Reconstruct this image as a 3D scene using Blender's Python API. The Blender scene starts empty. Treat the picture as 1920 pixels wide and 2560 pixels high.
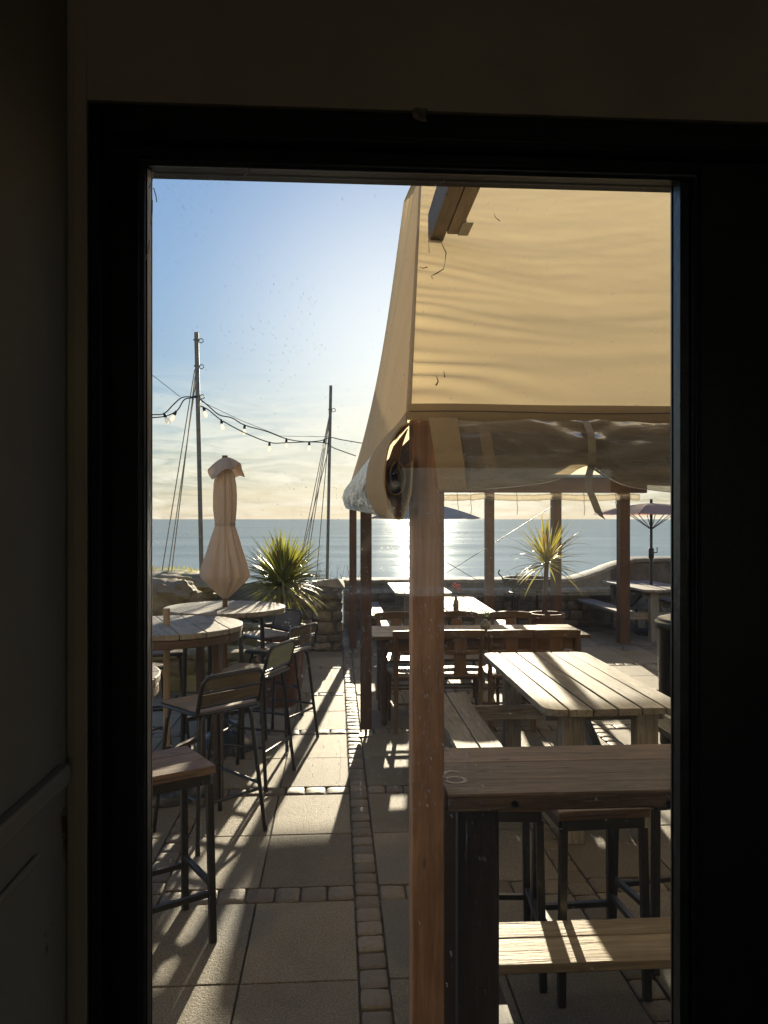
import bpy, math, random
from mathutils import Vector, Matrix, noise as mnoise
random.seed(11)
PI = math.pi
sin, cos, rad = math.sin, math.cos, math.radians
SC = bpy.context.scene
COL = SC.collection

# ------------------------------------------------------------------ camera
EYE = 1.72
YAW = rad(3.57)
FPX, HORIZON = 1923.0, 1298.0
cd = bpy.data.cameras.new('camera')
cam = bpy.data.objects.new('camera', cd)
COL.objects.link(cam)
cam.location = (0, 0, EYE)
cam.rotation_euler = (rad(90), 0, -YAW)
cd.sensor_fit = 'VERTICAL'
cd.sensor_height = 36
cd.lens = 36 * FPX / 2560
cd.shift_y = (HORIZON - 1280) / 2560
cd.clip_start = 0.02
cd.clip_end = 100000
SC.camera = cam
# ------------------------------------------------------------------ light
SUN_EL, SUN_AZ = rad(11.9), rad(6.5)          # azimuth measured from +Y towards +X
sd = bpy.data.lights.new('sun', 'SUN')
sd.energy = 4.0
sd.angle = rad(0.55)
sd.color = (1.0, 0.86, 0.63)
sun = bpy.data.objects.new('sun', sd)
COL.objects.link(sun)
sv = Vector((sin(SUN_AZ) * cos(SUN_EL), cos(SUN_AZ) * cos(SUN_EL), sin(SUN_EL)))
sun.rotation_euler = (-sv).to_track_quat('-Z', 'Y').to_euler()
sun.location = (3, 30, 12)
W = bpy.data.worlds.new('World')
SC.world = W
W.use_nodes = True
SC.view_settings.view_transform = 'Standard'
SC.view_settings.look = 'None'
SC.view_settings.gamma = 1
SC.view_settings.exposure = 1.75
SC.view_settings.use_curve_mapping = False
SC.cycles.max_bounces = 10
SC.cycles.transparent_max_bounces = 24
SC.cycles.diffuse_bounces = 5
SC.cycles.sample_clamp_indirect = 8
SC.cycles.use_denoising = True


# ------------------------------------------------------------------ node helpers
class NT:
    def __init__(s, tree):
        s.t = tree
        tree.nodes.clear()

    def n(s, typ, ins=None, **props):
        nd = s.t.nodes.new(typ)
        for k, v in props.items():
            setattr(nd, k, v)
        for k, v in (ins or {}).items():
            sock = nd.inputs[k]
            if isinstance(v, bpy.types.NodeSocket):
                s.t.links.new(v, sock)
            elif isinstance(v, bpy.types.Node):
                s.t.links.new(v.outputs[0], sock)
            else:
                if sock.type == 'RGBA' and len(v) == 3:
                    v = (*v, 1)
                sock.default_value = v
        return nd

    def math(s, op, a, b=0.0, clamp=False):
        return s.n('ShaderNodeMath', {0: a, 1: b}, operation=op, use_clamp=clamp).outputs[0]

    def vm(s, op, a, b=(0, 0, 0)):
        return s.n('ShaderNodeVectorMath', {0: a, 1: b}, operation=op).outputs[0]

    def mix(s, f, a, b):
        m = s.n('ShaderNodeMix', data_type='RGBA')
        for k, v in ((0, f), (6, a), (7, b)):
            sock = m.inputs[k]
            if isinstance(v, bpy.types.NodeSocket):
                s.t.links.new(v, sock)
            else:
                sock.default_value = (*v, 1) if (k and len(v) == 3) else v
        return m.outputs[2]

    def noise(s, vec, scale, detail=4, rough=0.55, dist=0.0):
        return s.n('ShaderNodeTexNoise', {'Vector': vec, 'Scale': scale, 'Detail': detail, 'Roughness': rough,
                                          'Distortion': dist}).outputs[0]

    def ramp(s, f, lo, hi):
        return s.n('ShaderNodeMapRange', {0: f, 1: lo, 2: hi, 3: 0.0, 4: 1.0}, clamp=True).outputs[0]

    def scale(s, vec, sc):
        return s.vm('MULTIPLY', vec, sc)

    def bump(s, h, strength, dist=0.01, normal=None):
        ins = {'Height': h, 'Strength': strength, 'Distance': dist}
        if normal is not None:
            ins['Normal'] = normal
        return s.n('ShaderNodeBump', ins).outputs[0]

    def out(s, surf):
        s.n('ShaderNodeOutputMaterial', {'Surface': surf})


def newmat(name):
    m = bpy.data.materials.new(name)
    m.use_nodes = True
    return m, NT(m.node_tree)


def principled(t, **k):
    names = {'color': 'Base Color', 'rough': 'Roughness', 'metal': 'Metallic', 'normal': 'Normal', 'spec': 'Specular IOR Level',
             'ior': 'IOR', 'alpha': 'Alpha', 'coat': 'Coat Weight', 'sheen': 'Sheen Weight'}
    return t.n('ShaderNodeBsdfPrincipled', {names[a]: b for a, b in k.items()}).outputs[0]


# ------------------------------------------------------------------ sky
t = NT(W.node_tree)
tc = t.n('ShaderNodeTexCoord')
sx, sy, sz = t.n('ShaderNodeSeparateXYZ', {0: tc.outputs['Generated']}).outputs
sky = t.n('ShaderNodeTexSky', sky_type='NISHITA', sun_disc=False, sun_elevation=SUN_EL, sun_rotation=SUN_AZ,
          altitude=0, air_density=1.0, dust_density=0.25, ozone_density=3.0)
skyc = sky.outputs[0]
skyc = t.n('ShaderNodeHueSaturation', {'Saturation': 1.0, 'Color': skyc}).outputs[0]
lum = t.n('ShaderNodeRGBToBW', {0: skyc}).outputs[0]
comp = t.math('ADD', t.math('DIVIDE', 1.0, t.math('ADD', 1.0, t.math('MULTIPLY', lum, 0.5))), 0.012)
skyc = t.scale(skyc, t.n('ShaderNodeCombineXYZ', {0: comp, 1: comp, 2: comp}).outputs[0])
skyc = t.scale(skyc, (1.07, 1.10, 1.13))
hz = t.ramp(sz, 0.16, 0.0)
skyc = t.mix(t.math('MULTIPLY', hz, 0.5), skyc, (2.0, 2.0, 1.82))
sdir = t.n('ShaderNodeVectorMath', {0: tc.outputs['Generated'], 1: tuple(sv)}, operation='DOT_PRODUCT').outputs['Value']
halo = t.math('POWER', t.ramp(sdir, 0.93, 1.0), 2.6)
skyc = t.vm('ADD', skyc, t.scale(t.n('ShaderNodeCombineXYZ', {0: halo, 1: halo, 2: halo}).outputs[0], (1.6, 1.5, 1.3)))
az = t.math('ARCTAN2', sx, sy)
wv = t.n('ShaderNodeCombineXYZ', {0: t.math('MULTIPLY', az, 4.0), 1: t.math('MULTIPLY', sz, 26.0), 2: t.math('MULTIPLY', az, 1.3)}).outputs[0]
n1 = t.noise(wv, 2.3, 8, 0.66, 1.2)
n2 = t.noise(t.vm('ADD', wv, (7.3, 2.1, 0)), 0.9, 3, 0.5)
band_lo = t.ramp(sz, 0.20, 0.07)
wisps = t.math('MULTIPLY', t.ramp(t.math('ADD', n1, t.math('MULTIPLY', n2, 0.5)), 0.62, 0.86), band_lo)
wv2 = t.n('ShaderNodeCombineXYZ', {0: t.math('MULTIPLY', az, 3.0), 1: t.math('MULTIPLY', sz, 60.0), 2: 3.3}).outputs[0]
n3 = t.noise(wv2, 1.7, 7, 0.65, 0.6)
lowb = t.math('MULTIPLY', t.ramp(n3, 0.46, 0.62), t.ramp(sz, 0.10, 0.03))
cl1 = t.vm('ADD', t.scale(skyc, (0.4, 0.38, 0.34)), (2.5, 2.4, 2.1))
cl2 = t.vm('ADD', t.scale(skyc, (0.3, 0.28, 0.22)), (2.3, 2.05, 1.5))
c = t.mix(t.math('MULTIPLY', wisps, 0.95), skyc, cl1)
c = t.mix(t.math('MULTIPLY', lowb, 0.75), c, cl2)
bg = t.n('ShaderNodeBackground', {'Color': c, 'Strength': 0.097})
t.n('ShaderNodeOutputWorld', {'Surface': bg.outputs[0]})

# ------------------------------------------------------------------ materials
M = {}


def wood(name, c1, c2, rough=0.7, grain=1.0, bump=0.35, spots=0.0, scratch=0.0):
    m, t = newmat(name)
    at = t.n('ShaderNodeAttribute', attribute_name='gc')
    rn = t.n('ShaderNodeAttribute', attribute_name='rnd')
    v = at.outputs['Vector']
    g1 = t.noise(t.scale(v, (2.0 * grain, 30 * grain, 30 * grain)), 1.0, 6, 0.68, 1.5)
    g2 = t.noise(t.scale(v, (9 * grain, 160 * grain, 160 * grain)), 1.0, 3, 0.6)
    g3 = t.noise(v, 3.5, 4, 0.6)
    f = t.math('ADD', t.math('MULTIPLY', g1, 0.65), t.math('MULTIPLY', g2, 0.35))
    f = t.ramp(f, 0.33, 0.67)
    c = t.mix(f, c1, c2)
    c = t.mix(t.math('MULTIPLY', t.ramp(g3, 0.48, 0.7), 0.45), c, tuple(x * 0.55 for x in c1))
    if spots:
        vo = t.n('ShaderNodeTexVoronoi', {'Vector': t.scale(v, (2.0, 6, 6)), 'Scale': 2.6}).outputs[0]
        c = t.mix(t.math('MULTIPLY', t.ramp(vo, 0.13, 0.07), spots), c, tuple(x * 0.3 for x in c1))
    if scratch:
        s1 = t.noise(t.scale(v, (5, 60, 60)), 1.0, 6, 0.75, 2.0)
        patch = t.ramp(t.noise(v, 2.6, 4, 0.6), 0.45, 0.62)
        c = t.mix(t.math('MULTIPLY', t.math('MULTIPLY', t.ramp(s1, 0.56, 0.66), patch), scratch), c, (0.46, 0.40, 0.33))
        c = t.mix(t.math('MULTIPLY', t.ramp(t.noise(t.scale(v, (3, 45, 45)), 1.0, 5, 0.7, 1.0), 0.42, 0.34), 0.8), c, tuple(x * 0.35 for x in c1))
    val = t.math('ADD', t.math('MULTIPLY', rn.outputs['Fac'], 0.5), 0.75)
    c = t.scale(c, t.n('ShaderNodeCombineXYZ', {0: val, 1: val, 2: val}).outputs[0])
    b = t.bump(f, bump, 0.004)
    t.out(principled(t, color=c, rough=rough, normal=b, spec=0.35))
    M[name] = m


wood('weathered_wood', (0.09, 0.078, 0.062), (0.34, 0.305, 0.25), 0.66, spots=0.8, bump=0.6)
wood('dark_worn_wood', (0.045, 0.028, 0.019), (0.24, 0.16, 0.11), 0.6, 0.8, spots=0.9, bump=0.8, scratch=0.7)
wood('brown_wood', (0.085, 0.050, 0.027), (0.19, 0.115, 0.062), 0.42, spots=0.0, bump=0.15)
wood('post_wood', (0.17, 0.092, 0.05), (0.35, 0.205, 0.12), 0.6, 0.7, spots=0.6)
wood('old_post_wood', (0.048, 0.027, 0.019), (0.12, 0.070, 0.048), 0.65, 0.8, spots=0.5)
wood('black_wood', (0.022, 0.018, 0.015), (0.05, 0.04, 0.032), 0.55, 0.8)
wood('honey_wood', (0.20, 0.145, 0.085), (0.46, 0.36, 0.225), 0.6, 0.7, spots=0.9, bump=0.6)
wood('leg_wood', (0.052, 0.032, 0.022), (0.105, 0.066, 0.045), 0.55)
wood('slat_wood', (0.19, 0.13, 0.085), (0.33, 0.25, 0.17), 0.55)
wood('back_slat_shaded', (0.085, 0.06, 0.038), (0.16, 0.12, 0.08), 0.55)  # slat wood darkened, the shade on the chair backs put into its colour
wood('green_board', (0.15, 0.16, 0.115), (0.25, 0.25, 0.18), 0.55)
wood('rafter_wood', (0.085, 0.06, 0.042), (0.20, 0.155, 0.115), 0.7, 0.8, spots=0.7)
wood('terracotta', (0.075, 0.034, 0.022), (0.14, 0.066, 0.043), 0.5, 0.5)


def plain(name, color, rough=0.5, metal=0.0, var=0.25, vscale=9.0, bump=0.0, bscale=60.0, spec=0.5):
    m, t = newmat(name)
    co = t.n('ShaderNodeTexCoord').outputs['Object']
    nz = t.noise(co, vscale, 5, 0.6)
    c = t.mix(t.ramp(nz, 0.35, 0.7), tuple(x * (1 - var) for x in color), tuple(min(1, x * (1 + var)) for x in color))
    k = dict(color=c, rough=t.math('ADD', rough - 0.06, t.math('MULTIPLY', nz, 0.12)), metal=metal, spec=spec)
    if bump:
        k['normal'] = t.bump(t.noise(co, bscale, 5, 0.6), bump, 0.006)
    t.out(principled(t, **k))
    M[name] = m


plain('black_metal', (0.018, 0.017, 0.016), 0.36, 0.0, 0.4, 30, 0.15, 120)
plain('galvanised', (0.20, 0.185, 0.155), 0.5, 0.3, 0.3, 20)
plain('black_plastic', (0.012, 0.013, 0.014), 0.3, 0, 0.3, 8)
plain('cable_black', (0.012, 0.012, 0.012), 0.5)
plain('rope_pale', (0.32, 0.29, 0.23), 0.8)
plain('sticker', (0.50, 0.38, 0.24), 0.6)
plain('black_paint', (0.010, 0.0105, 0.0115), 0.42, 0, 0.5, 14, 0.12, 40, 0.4)
plain('bead_paint', (0.03, 0.033, 0.036), 0.35, 0, 0.5, 30, 0.2, 60)
plain('chip_wood', (0.33, 0.25, 0.17), 0.8, 0, 0.5, 60)
plain('render_wall', (0.50, 0.46, 0.38), 0.9, 0, 0.15, 3, 0.3, 30)
plain('facade_stone', (0.24, 0.21, 0.17), 0.9, 0, 0.3, 5, 0.5, 20)
plain('room_dark', (0.60, 0.52, 0.42), 0.9)
plain('web', (0.7, 0.7, 0.66), 0.7)
plain('flower_red', (0.5, 0.03, 0.025), 0.5)
plain('ceramic', (0.20, 0.17, 0.11), 0.25, 0, 0.5, 30)
plain('slate_render', (0.10, 0.115, 0.13), 0.8, 0, 0.3, 5, 0.3, 30)
plain('soil', (0.035, 0.025, 0.018), 0.9, 0, 0.5, 30, 0.6, 80)
plain('rust_iron', (0.05, 0.026, 0.018), 0.6, 0, 0.5, 25, 0.3, 60)
plain('coping', (0.27, 0.235, 0.18), 0.8, 0, 0.35, 8, 0.5, 45)
plain('webbing', (0.33, 0.27, 0.19), 0.7, 0, 0.2, 60)
plain('dry_stem', (0.18, 0.11, 0.06), 0.8)
plain('base_plastic', (0.035, 0.04, 0.048), 0.28, 0, 0.4, 10)


def stone(name, c1, c2, moss=None):
    m, t = newmat(name)
    co = t.n('ShaderNodeTexCoord').outputs['Object']
    rn = t.n('ShaderNodeAttribute', attribute_name='rnd').outputs['Fac']
    a = t.noise(co, 7, 6, 0.65)
    b = t.noise(co, 40, 5, 0.65)
    c = t.mix(t.ramp(a, 0.35, 0.68), c1, c2)
    c = t.mix(t.math('MULTIPLY', t.ramp(b, 0.5, 0.75), 0.5), c, tuple(x * 0.45 for x in c1))
    if moss:
        mm = t.math('MULTIPLY', t.ramp(t.noise(co, 3.2, 5, 0.65), 0.47, 0.62), 0.75)
        c = t.mix(mm, c, moss)
    val = t.math('ADD', t.math('MULTIPLY', rn, 0.6), 0.7)
    c = t.scale(c, t.n('ShaderNodeCombineXYZ', {0: val, 1: val, 2: val}).outputs[0])
    t.out(principled(t, color=c, rough=0.82, normal=t.bump(t.math('ADD', a, t.math('MULTIPLY', b, 0.6)), 0.7, 0.02), spec=0.3))
    M[name] = m


stone('wall_stone', (0.13, 0.10, 0.07), (0.25, 0.205, 0.145), (0.10, 0.105, 0.04))
stone('boulder_stone', (0.25, 0.20, 0.135), (0.42, 0.345, 0.235), (0.22, 0.20, 0.08))
stone('mossy_stone', (0.14, 0.115, 0.07), (0.24, 0.20, 0.12), (0.15, 0.145, 0.05))
stone('sea_wall_stone', (0.12, 0.10, 0.08), (0.22, 0.19, 0.15), None)

# paving slabs
m, t = newmat('slab')
co = t.n('ShaderNodeTexCoord').outputs['Object']
rn = t.n('ShaderNodeAttribute', attribute_name='rnd').outputs['Fac']
a = t.noise(co, 2.8, 7, 0.7, 0.5)
b = t.noise(co, 130, 3, 0.75)
g = t.noise(co, 60, 4, 0.7)
c = t.mix(t.ramp(a, 0.3, 0.7), (0.155, 0.13, 0.09), (0.235, 0.20, 0.145))
c = t.mix(t.math('MULTIPLY', t.ramp(b, 0.50, 0.60), 0.75), c, (0.10, 0.083, 0.06))
c = t.mix(t.math('MULTIPLY', t.ramp(b, 0.44, 0.34), 0.55), c, (0.48, 0.43, 0.34))
val = t.math('ADD', t.math('MULTIPLY', rn, 0.5), 0.75)
c = t.scale(c, t.n('ShaderNodeCombineXYZ', {0: val, 1: val, 2: val}).outputs[0])
# a darker grey patch by the stool and another beside the post
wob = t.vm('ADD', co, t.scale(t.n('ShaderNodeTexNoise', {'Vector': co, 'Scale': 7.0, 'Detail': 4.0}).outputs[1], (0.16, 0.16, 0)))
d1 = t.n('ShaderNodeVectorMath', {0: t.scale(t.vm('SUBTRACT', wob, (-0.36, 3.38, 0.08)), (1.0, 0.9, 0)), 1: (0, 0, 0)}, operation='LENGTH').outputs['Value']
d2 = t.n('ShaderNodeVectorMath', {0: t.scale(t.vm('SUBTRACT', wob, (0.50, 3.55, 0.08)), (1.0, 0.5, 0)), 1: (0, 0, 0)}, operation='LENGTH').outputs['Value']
dark_patch = t.math('MAXIMUM', t.ramp(d1, 0.19, 0.15), t.ramp(d2, 0.34, 0.28))
c = t.mix(t.math('MULTIPLY', dark_patch, 0.45), c, (0.085, 0.085, 0.085))
ro = t.math('SUBTRACT', t.math('ADD', 0.58, t.math('MULTIPLY', g, 0.2)), t.math('MULTIPLY', dark_patch, 0.05))
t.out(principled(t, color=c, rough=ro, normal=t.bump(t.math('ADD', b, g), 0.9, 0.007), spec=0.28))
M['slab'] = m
# setts
m, t = newmat('sett')
co = t.n('ShaderNodeTexCoord').outputs['Object']
rn = t.n('ShaderNodeAttribute', attribute_name='rnd').outputs['Fac']
a = t.noise(co, 45, 5, 0.65)
c = t.mix(rn, (0.115, 0.092, 0.066), (0.20, 0.165, 0.12))
c = t.mix(t.math('MULTIPLY', t.ramp(a, 0.45, 0.7), 0.5), c, (0.07, 0.055, 0.04))
t.out(principled(t, color=c, rough=0.62, normal=t.bump(a, 0.6, 0.008), spec=0.4))
M['sett'] = m
plain('joint_grit', (0.075, 0.062, 0.045), 0.95, 0, 0.5, 40, 0.8, 160)
plain('earth', (0.14, 0.12, 0.085), 0.95, 0, 0.4, 4, 0.5, 30)
plain('grass_green', (0.15, 0.16, 0.045), 0.8, 0, 0.5, 6, 0.8, 60)

# sea
m, t = newmat('sea_water')
ge = t.n('ShaderNodeNewGeometry').outputs['Position']
w1 = t.noise(t.scale(ge, (0.05, 0.16, 0)), 1.0, 3, 0.55)
w2 = t.noise(t.scale(ge, (0.35, 0.8, 0)), 1.0, 4, 0.6)
w3 = t.noise(t.scale(ge, (0.006, 0.03, 0)), 1.0, 3, 0.6)
hgt = t.math('ADD', t.math('MULTIPLY', w1, 1.6), t.math('MULTIPLY', w2, 0.42))
c = t.mix(w3, (0.15, 0.205, 0.245), (0.23, 0.285, 0.32))
nb = t.bump(hgt, 0.20, 1.0)
gl = t.n('ShaderNodeBsdfGlossy', {'Color': (0.80, 0.90, 1.0), 'Roughness': t.math('ADD', 0.05, t.math('MULTIPLY', w3, 0.07)), 'Normal': nb}).outputs[0]
df = t.n('ShaderNodeBsdfDiffuse', {'Color': c, 'Normal': nb}).outputs[0]
t.out(t.n('ShaderNodeMixShader', {0: t.math('ADD', 0.27, t.math('MULTIPLY', t.ramp(w3, 0.35, 0.7), 0.22)), 1: df, 2: gl}).outputs[0])
M['sea_water'] = m


# cloth: canvas that lets light through
def cloth(name, color, trans, tcol, weave=900, stain=0.0):
    m, t = newmat(name)
    co = t.n('ShaderNodeTexCoord').outputs['Object']
    a = t.noise(co, 2.2, 5, 0.6)
    b = t.noise(co, weave, 2, 0.5)
    c = t.mix(t.ramp(a, 0.3, 0.75), tuple(x * 0.9 for x in color), tuple(min(1, x * 1.07) for x in color))
    if stain:
        st = t.ramp(t.noise(t.scale(co, (9, 3, 3)), 1.6, 6, 0.7), 0.66, 0.74)
        fine = t.ramp(t.noise(co, 26, 5, 0.7), 0.655, 0.70)
        sxx = t.n('ShaderNodeSeparateXYZ', {0: co}).outputs[0]
        near = t.ramp(sxx, stain + 0.5, stain - 0.1)
        c = t.mix(t.math('MULTIPLY', t.math('ADD', t.math('MULTIPLY', st, 0.2), t.math('MULTIPLY', fine, t.math('ADD', 0.12, t.math('MULTIPLY', near, 0.5)))), 1.0, True), c, (0.14, 0.09, 0.045))
    nb = t.bump(t.math('ADD', b, t.math('MULTIPLY', t.noise(co, 9, 4, 0.5), 1.0)), 0.25, 0.004)
    d = principled(t, color=c, rough=0.85, normal=nb, spec=0.15, sheen=0.1)
    tr = t.n('ShaderNodeBsdfTranslucent', {'Color': t.mix(0.5, c, tcol), 'Normal': nb}).outputs[0]
    t.out(t.n('ShaderNodeMixShader', {0: trans, 1: d, 2: tr}).outputs[0])
    M[name] = m


cloth('canvas', (0.57, 0.465, 0.29), 0.38, (0.86, 0.69, 0.39), stain=-1.5)
cloth('canvas_plain', (0.56, 0.44, 0.27), 0.42, (0.7, 0.52, 0.30))
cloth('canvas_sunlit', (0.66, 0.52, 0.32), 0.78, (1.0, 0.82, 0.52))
cloth('parasol_cloth', (0.52, 0.44, 0.375), 0.34, (0.54, 0.45, 0.37))
cloth('parasol_grey', (0.50, 0.48, 0.46), 0.45, (0.7, 0.62, 0.52))
cloth('parasol_pink', (0.74, 0.60, 0.52), 0.7, (0.95, 0.62, 0.50))
cloth('lining_cloth', (0.26, 0.21, 0.14), 0.3, (0.3, 0.22, 0.14))
# dark inner cloth
cloth('dark_cloth', (0.17, 0.135, 0.10), 0.15, (0.15, 0.11, 0.08))

# clear plastic curtain
m, t = newmat('clear_plastic')
co = t.n('ShaderNodeTexCoord').outputs['Object']
wr = t.noise(t.scale(co, (4, 4, 22)), 1.0, 5, 0.6, 0.8)
wr2 = t.noise(t.scale(co, (9, 9, 70)), 1.0, 4, 0.6, 0.5)
nb = t.bump(t.math('ADD', wr, t.math('MULTIPLY', wr2, 0.6)), 0.12, 0.012)
gl = t.n('ShaderNodeBsdfGlossy', {'Color': (0.9, 0.9, 0.88), 'Roughness': 0.22, 'Normal': nb}).outputs[0]
tp = t.n('ShaderNodeBsdfTransparent', {'Color': (0.90, 0.87, 0.80)}).outputs[0]
df = t.n('ShaderNodeBsdfTranslucent', {'Color': (0.62, 0.56, 0.45), 'Normal': nb}).outputs[0]
d2 = t.n('ShaderNodeBsdfDiffuse', {'Color': (0.56, 0.52, 0.44), 'Normal': nb}).outputs[0]
cl = t.n('ShaderNodeMixShader', {0: 0.6, 1: df, 2: d2}).outputs[0]
mx = t.n('ShaderNodeMixShader', {0: t.math('ADD', 0.30, t.math('MULTIPLY', t.ramp(wr, 0.40, 0.66), 0.34)), 1: tp, 2: cl}).outputs[0]
fr = t.n('ShaderNodeFresnel', {'IOR': 1.45, 'Normal': nb}).outputs[0]
st_ = t.math('MULTIPLY', t.ramp(wr2, 0.58, 0.70), 0.5)
t.out(t.n('ShaderNodeMixShader', {0: t.math('ADD', t.math('MULTIPLY', fr, 0.45), st_, True), 1: mx, 2: gl}).outputs[0])
M['clear_plastic'] = m
# silvery crumpled rolled plastic (many layers)
m, t = newmat('rolled_plastic')
co = t.n('ShaderNodeTexCoord').outputs['Object']
wr = t.noise(t.scale(co, (7, 2.5, 7)), 1.0, 5, 0.6, 1.5)
wr2 = t.noise(t.scale(co, (20, 5, 20)), 1.0, 4, 0.6, 1.0)
nb = t.bump(t.math('ADD', wr, t.math('MULTIPLY', wr2, 0.6)), 1.0, 0.06)
c = t.mix(t.ramp(wr, 0.4, 0.62), (0.10, 0.09, 0.075), (0.55, 0.55, 0.54))
gl = principled(t, color=c, rough=0.14, normal=nb, spec=0.9)
tr = t.n('ShaderNodeBsdfTranslucent', {'Color': (0.55, 0.50, 0.42), 'Normal': nb}).outputs[0]
t.out(t.n('ShaderNodeMixShader', {0: 0.3, 1: gl, 2: tr}).outputs[0])
M['rolled_plastic'] = m


def leaf(name, c1, c2):
    m, t = newmat(name)
    rn = t.n('ShaderNodeAttribute', attribute_name='rnd').outputs['Fac']
    at = t.n('ShaderNodeAttribute', attribute_name='gc').outputs['Vector']
    st = t.noise(t.scale(at, (2, 90, 90)), 1.0, 3)
    c = t.mix(t.math('ADD', t.math('MULTIPLY', rn, 0.7), t.math('MULTIPLY', st, 0.3)), c1, c2)
    c = t.mix(t.ramp(rn, 0.92, 0.935), c, (0.17, 0.11, 0.05))
    d = principled(t, color=c, rough=0.38, spec=0.5)
    tr = t.n('ShaderNodeBsdfTranslucent', {'Color': t.scale(c, (1.7, 1.6, 0.9))}).outputs[0]
    t.out(t.n('ShaderNodeMixShader', {0: 0.45, 1: d, 2: tr}).outputs[0])
    M[name] = m


leaf('leaf_blade', (0.07, 0.095, 0.02), (0.30, 0.30, 0.07))
leaf('leaf_yellow', (0.09, 0.11, 0.025), (0.34, 0.30, 0.08))
leaf('sprig', (0.03, 0.07, 0.015), (0.08, 0.13, 0.03))
# bulbs of clear glass
m, t = newmat('bulb_glass')
tp = t.n('ShaderNodeBsdfTransparent', {'Color': (0.95, 0.93, 0.88)}).outputs[0]
gl = principled(t, color=(0.9, 0.88, 0.8), rough=0.05, spec=0.8)
tl = t.n('ShaderNodeBsdfTranslucent', {'Color': (0.95, 0.92, 0.85)}).outputs[0]
gl = t.n('ShaderNodeMixShader', {0: 0.55, 1: gl, 2: tl}).outputs[0]
t.out(t.n('ShaderNodeMixShader', {0: 0.5, 1: tp, 2: gl}).outputs[0])
M['bulb_glass'] = m

# painted plaster inside, with scuffs down to the brick-coloured base coat
m, t = newmat('scuffed_plaster')
co = t.n('ShaderNodeTexCoord').outputs['Object']
z = t.n('ShaderNodeSeparateXYZ', {0: co}).outputs[2]
a = t.noise(co, 8, 6, 0.7, 0.4)
low = t.math('MULTIPLY', t.ramp(z, 0.95, 1.22), t.ramp(z, 1.62, 1.42))
sc_ = t.math('MULTIPLY', t.ramp(a, 0.60, 0.66), low)
c = t.mix(t.ramp(t.noise(co, 3, 4), 0.3, 0.7), (0.27, 0.235, 0.18), (0.33, 0.29, 0.225))
c = t.mix(sc_, c, (0.13, 0.055, 0.03))
t.out(principled(t, color=c, rough=0.75, normal=t.bump(t.math('ADD', t.noise(co, 35, 4), t.math('MULTIPLY', sc_, -0.6)), 0.3, 0.006), spec=0.3))
M['scuffed_plaster'] = m
plain('lintel_plaster', (0.55, 0.45, 0.31), 0.9, 0, 0.12, 4, 0.35, 25)

# dirty window glass
m, t = newmat('dirty_glass')
co = t.n('ShaderNodeTexCoord').outputs['Object']
flat = t.scale(co, (1, 0, 1))


def blob(cx, cz, rx, rz):
    v = t.scale(t.vm('SUBTRACT', flat, (cx, 0, cz)), (1 / rx, 0, 1 / rz))
    ln = t.n('ShaderNodeVectorMath', {0: v, 1: (0, 0, 0)}, operation='LENGTH').outputs['Value']
    return t.n('ShaderNodeMapRange', {0: ln, 1: 1.0, 2: 0.0, 3: 0.0, 4: 1.0}, interpolation_type='SMOOTHSTEP').outputs[0]


bl = t.math('MAXIMUM', blob(-0.20, 2.13, 0.13, 0.10), blob(0.10, 1.58, 0.26, 0.40))
bl = t.math('MAXIMUM', bl, t.math('MULTIPLY', blob(-0.08, 1.97, 0.12, 0.16), 0.5))
bl = t.math('MAXIMUM', bl, 0.10)
pat = t.noise(flat, 9, 4, 0.6)
dens = t.math('MULTIPLY', bl, t.ramp(pat, 0.36, 0.62))


def specks(scale, size, keep):
    vo = t.n('ShaderNodeTexVoronoi', {'Vector': t.vm('ADD', flat, t.scale(t.n('ShaderNodeTexNoise', {'Vector': flat, 'Scale': 90.0}).outputs[1], (0.004, 0, 0.006))), 'Scale': scale, 'Randomness': 1.0})
    rr = t.n('ShaderNodeSeparateXYZ', {0: vo.outputs['Color']}).outputs
    on = t.math('LESS_THAN', rr[0], t.math('MULTIPLY', dens, keep))
    rad_ = t.math('MULTIPLY', t.math('ADD', 0.25, rr[1]), size)
    return t.math('MULTIPLY', on, t.ramp(vo.outputs['Distance'], rad_, 0.0))


sp = t.math('MAXIMUM', specks(190, 0.22, 0.45), specks(420, 0.32, 0.75))
drip = t.noise(t.scale(flat, (260, 0, 9)), 1.0, 4, 0.6)
dripm = t.math('MULTIPLY', t.ramp(drip, 0.60, 0.74), t.math('MULTIPLY', blob(0.02, 1.48, 0.42, 0.40), t.ramp(pat, 0.35, 0.7)))
reflect_streak = t.math('MULTIPLY', blob(0.10, 1.626, 0.26, 0.012), t.ramp(t.noise(t.scale(flat, (20, 0, 120)), 1.0, 4), 0.3, 0.8))  # thin pale band painted on the pane as a reflected streak of light
film = t.math('ADD', 0.006, t.math('MULTIPLY', blob(0.06, 1.60, 0.32, 0.40), 0.010))
D = t.math('ADD', t.math('ADD', t.math('MULTIPLY', sp, 0.45), t.math('MULTIPLY', dripm, 0.28)), t.math('ADD', t.math('MULTIPLY', reflect_streak, 0.14), film), True)
dirt = t.n('ShaderNodeMixShader', {0: 0.06, 1: t.n('ShaderNodeBsdfTranslucent', {'Color': (0.99, 0.98, 0.95)}).outputs[0],
                                   2: t.n('ShaderNodeBsdfDiffuse', {'Color': (0.75, 0.73, 0.68)}).outputs[0]}).outputs[0]
tp = t.n('ShaderNodeBsdfTransparent', {'Color': (0.975, 0.98, 0.975)}).outputs[0]
gl = t.n('ShaderNodeBsdfGlossy', {'Roughness': 0.0}).outputs[0]
fr = t.n('ShaderNodeFresnel', {'IOR': 1.45}).outputs[0]
clean = t.n('ShaderNodeMixShader', {0: t.math('MULTIPLY', fr, 0.7), 1: tp, 2: gl}).outputs[0]
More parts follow.
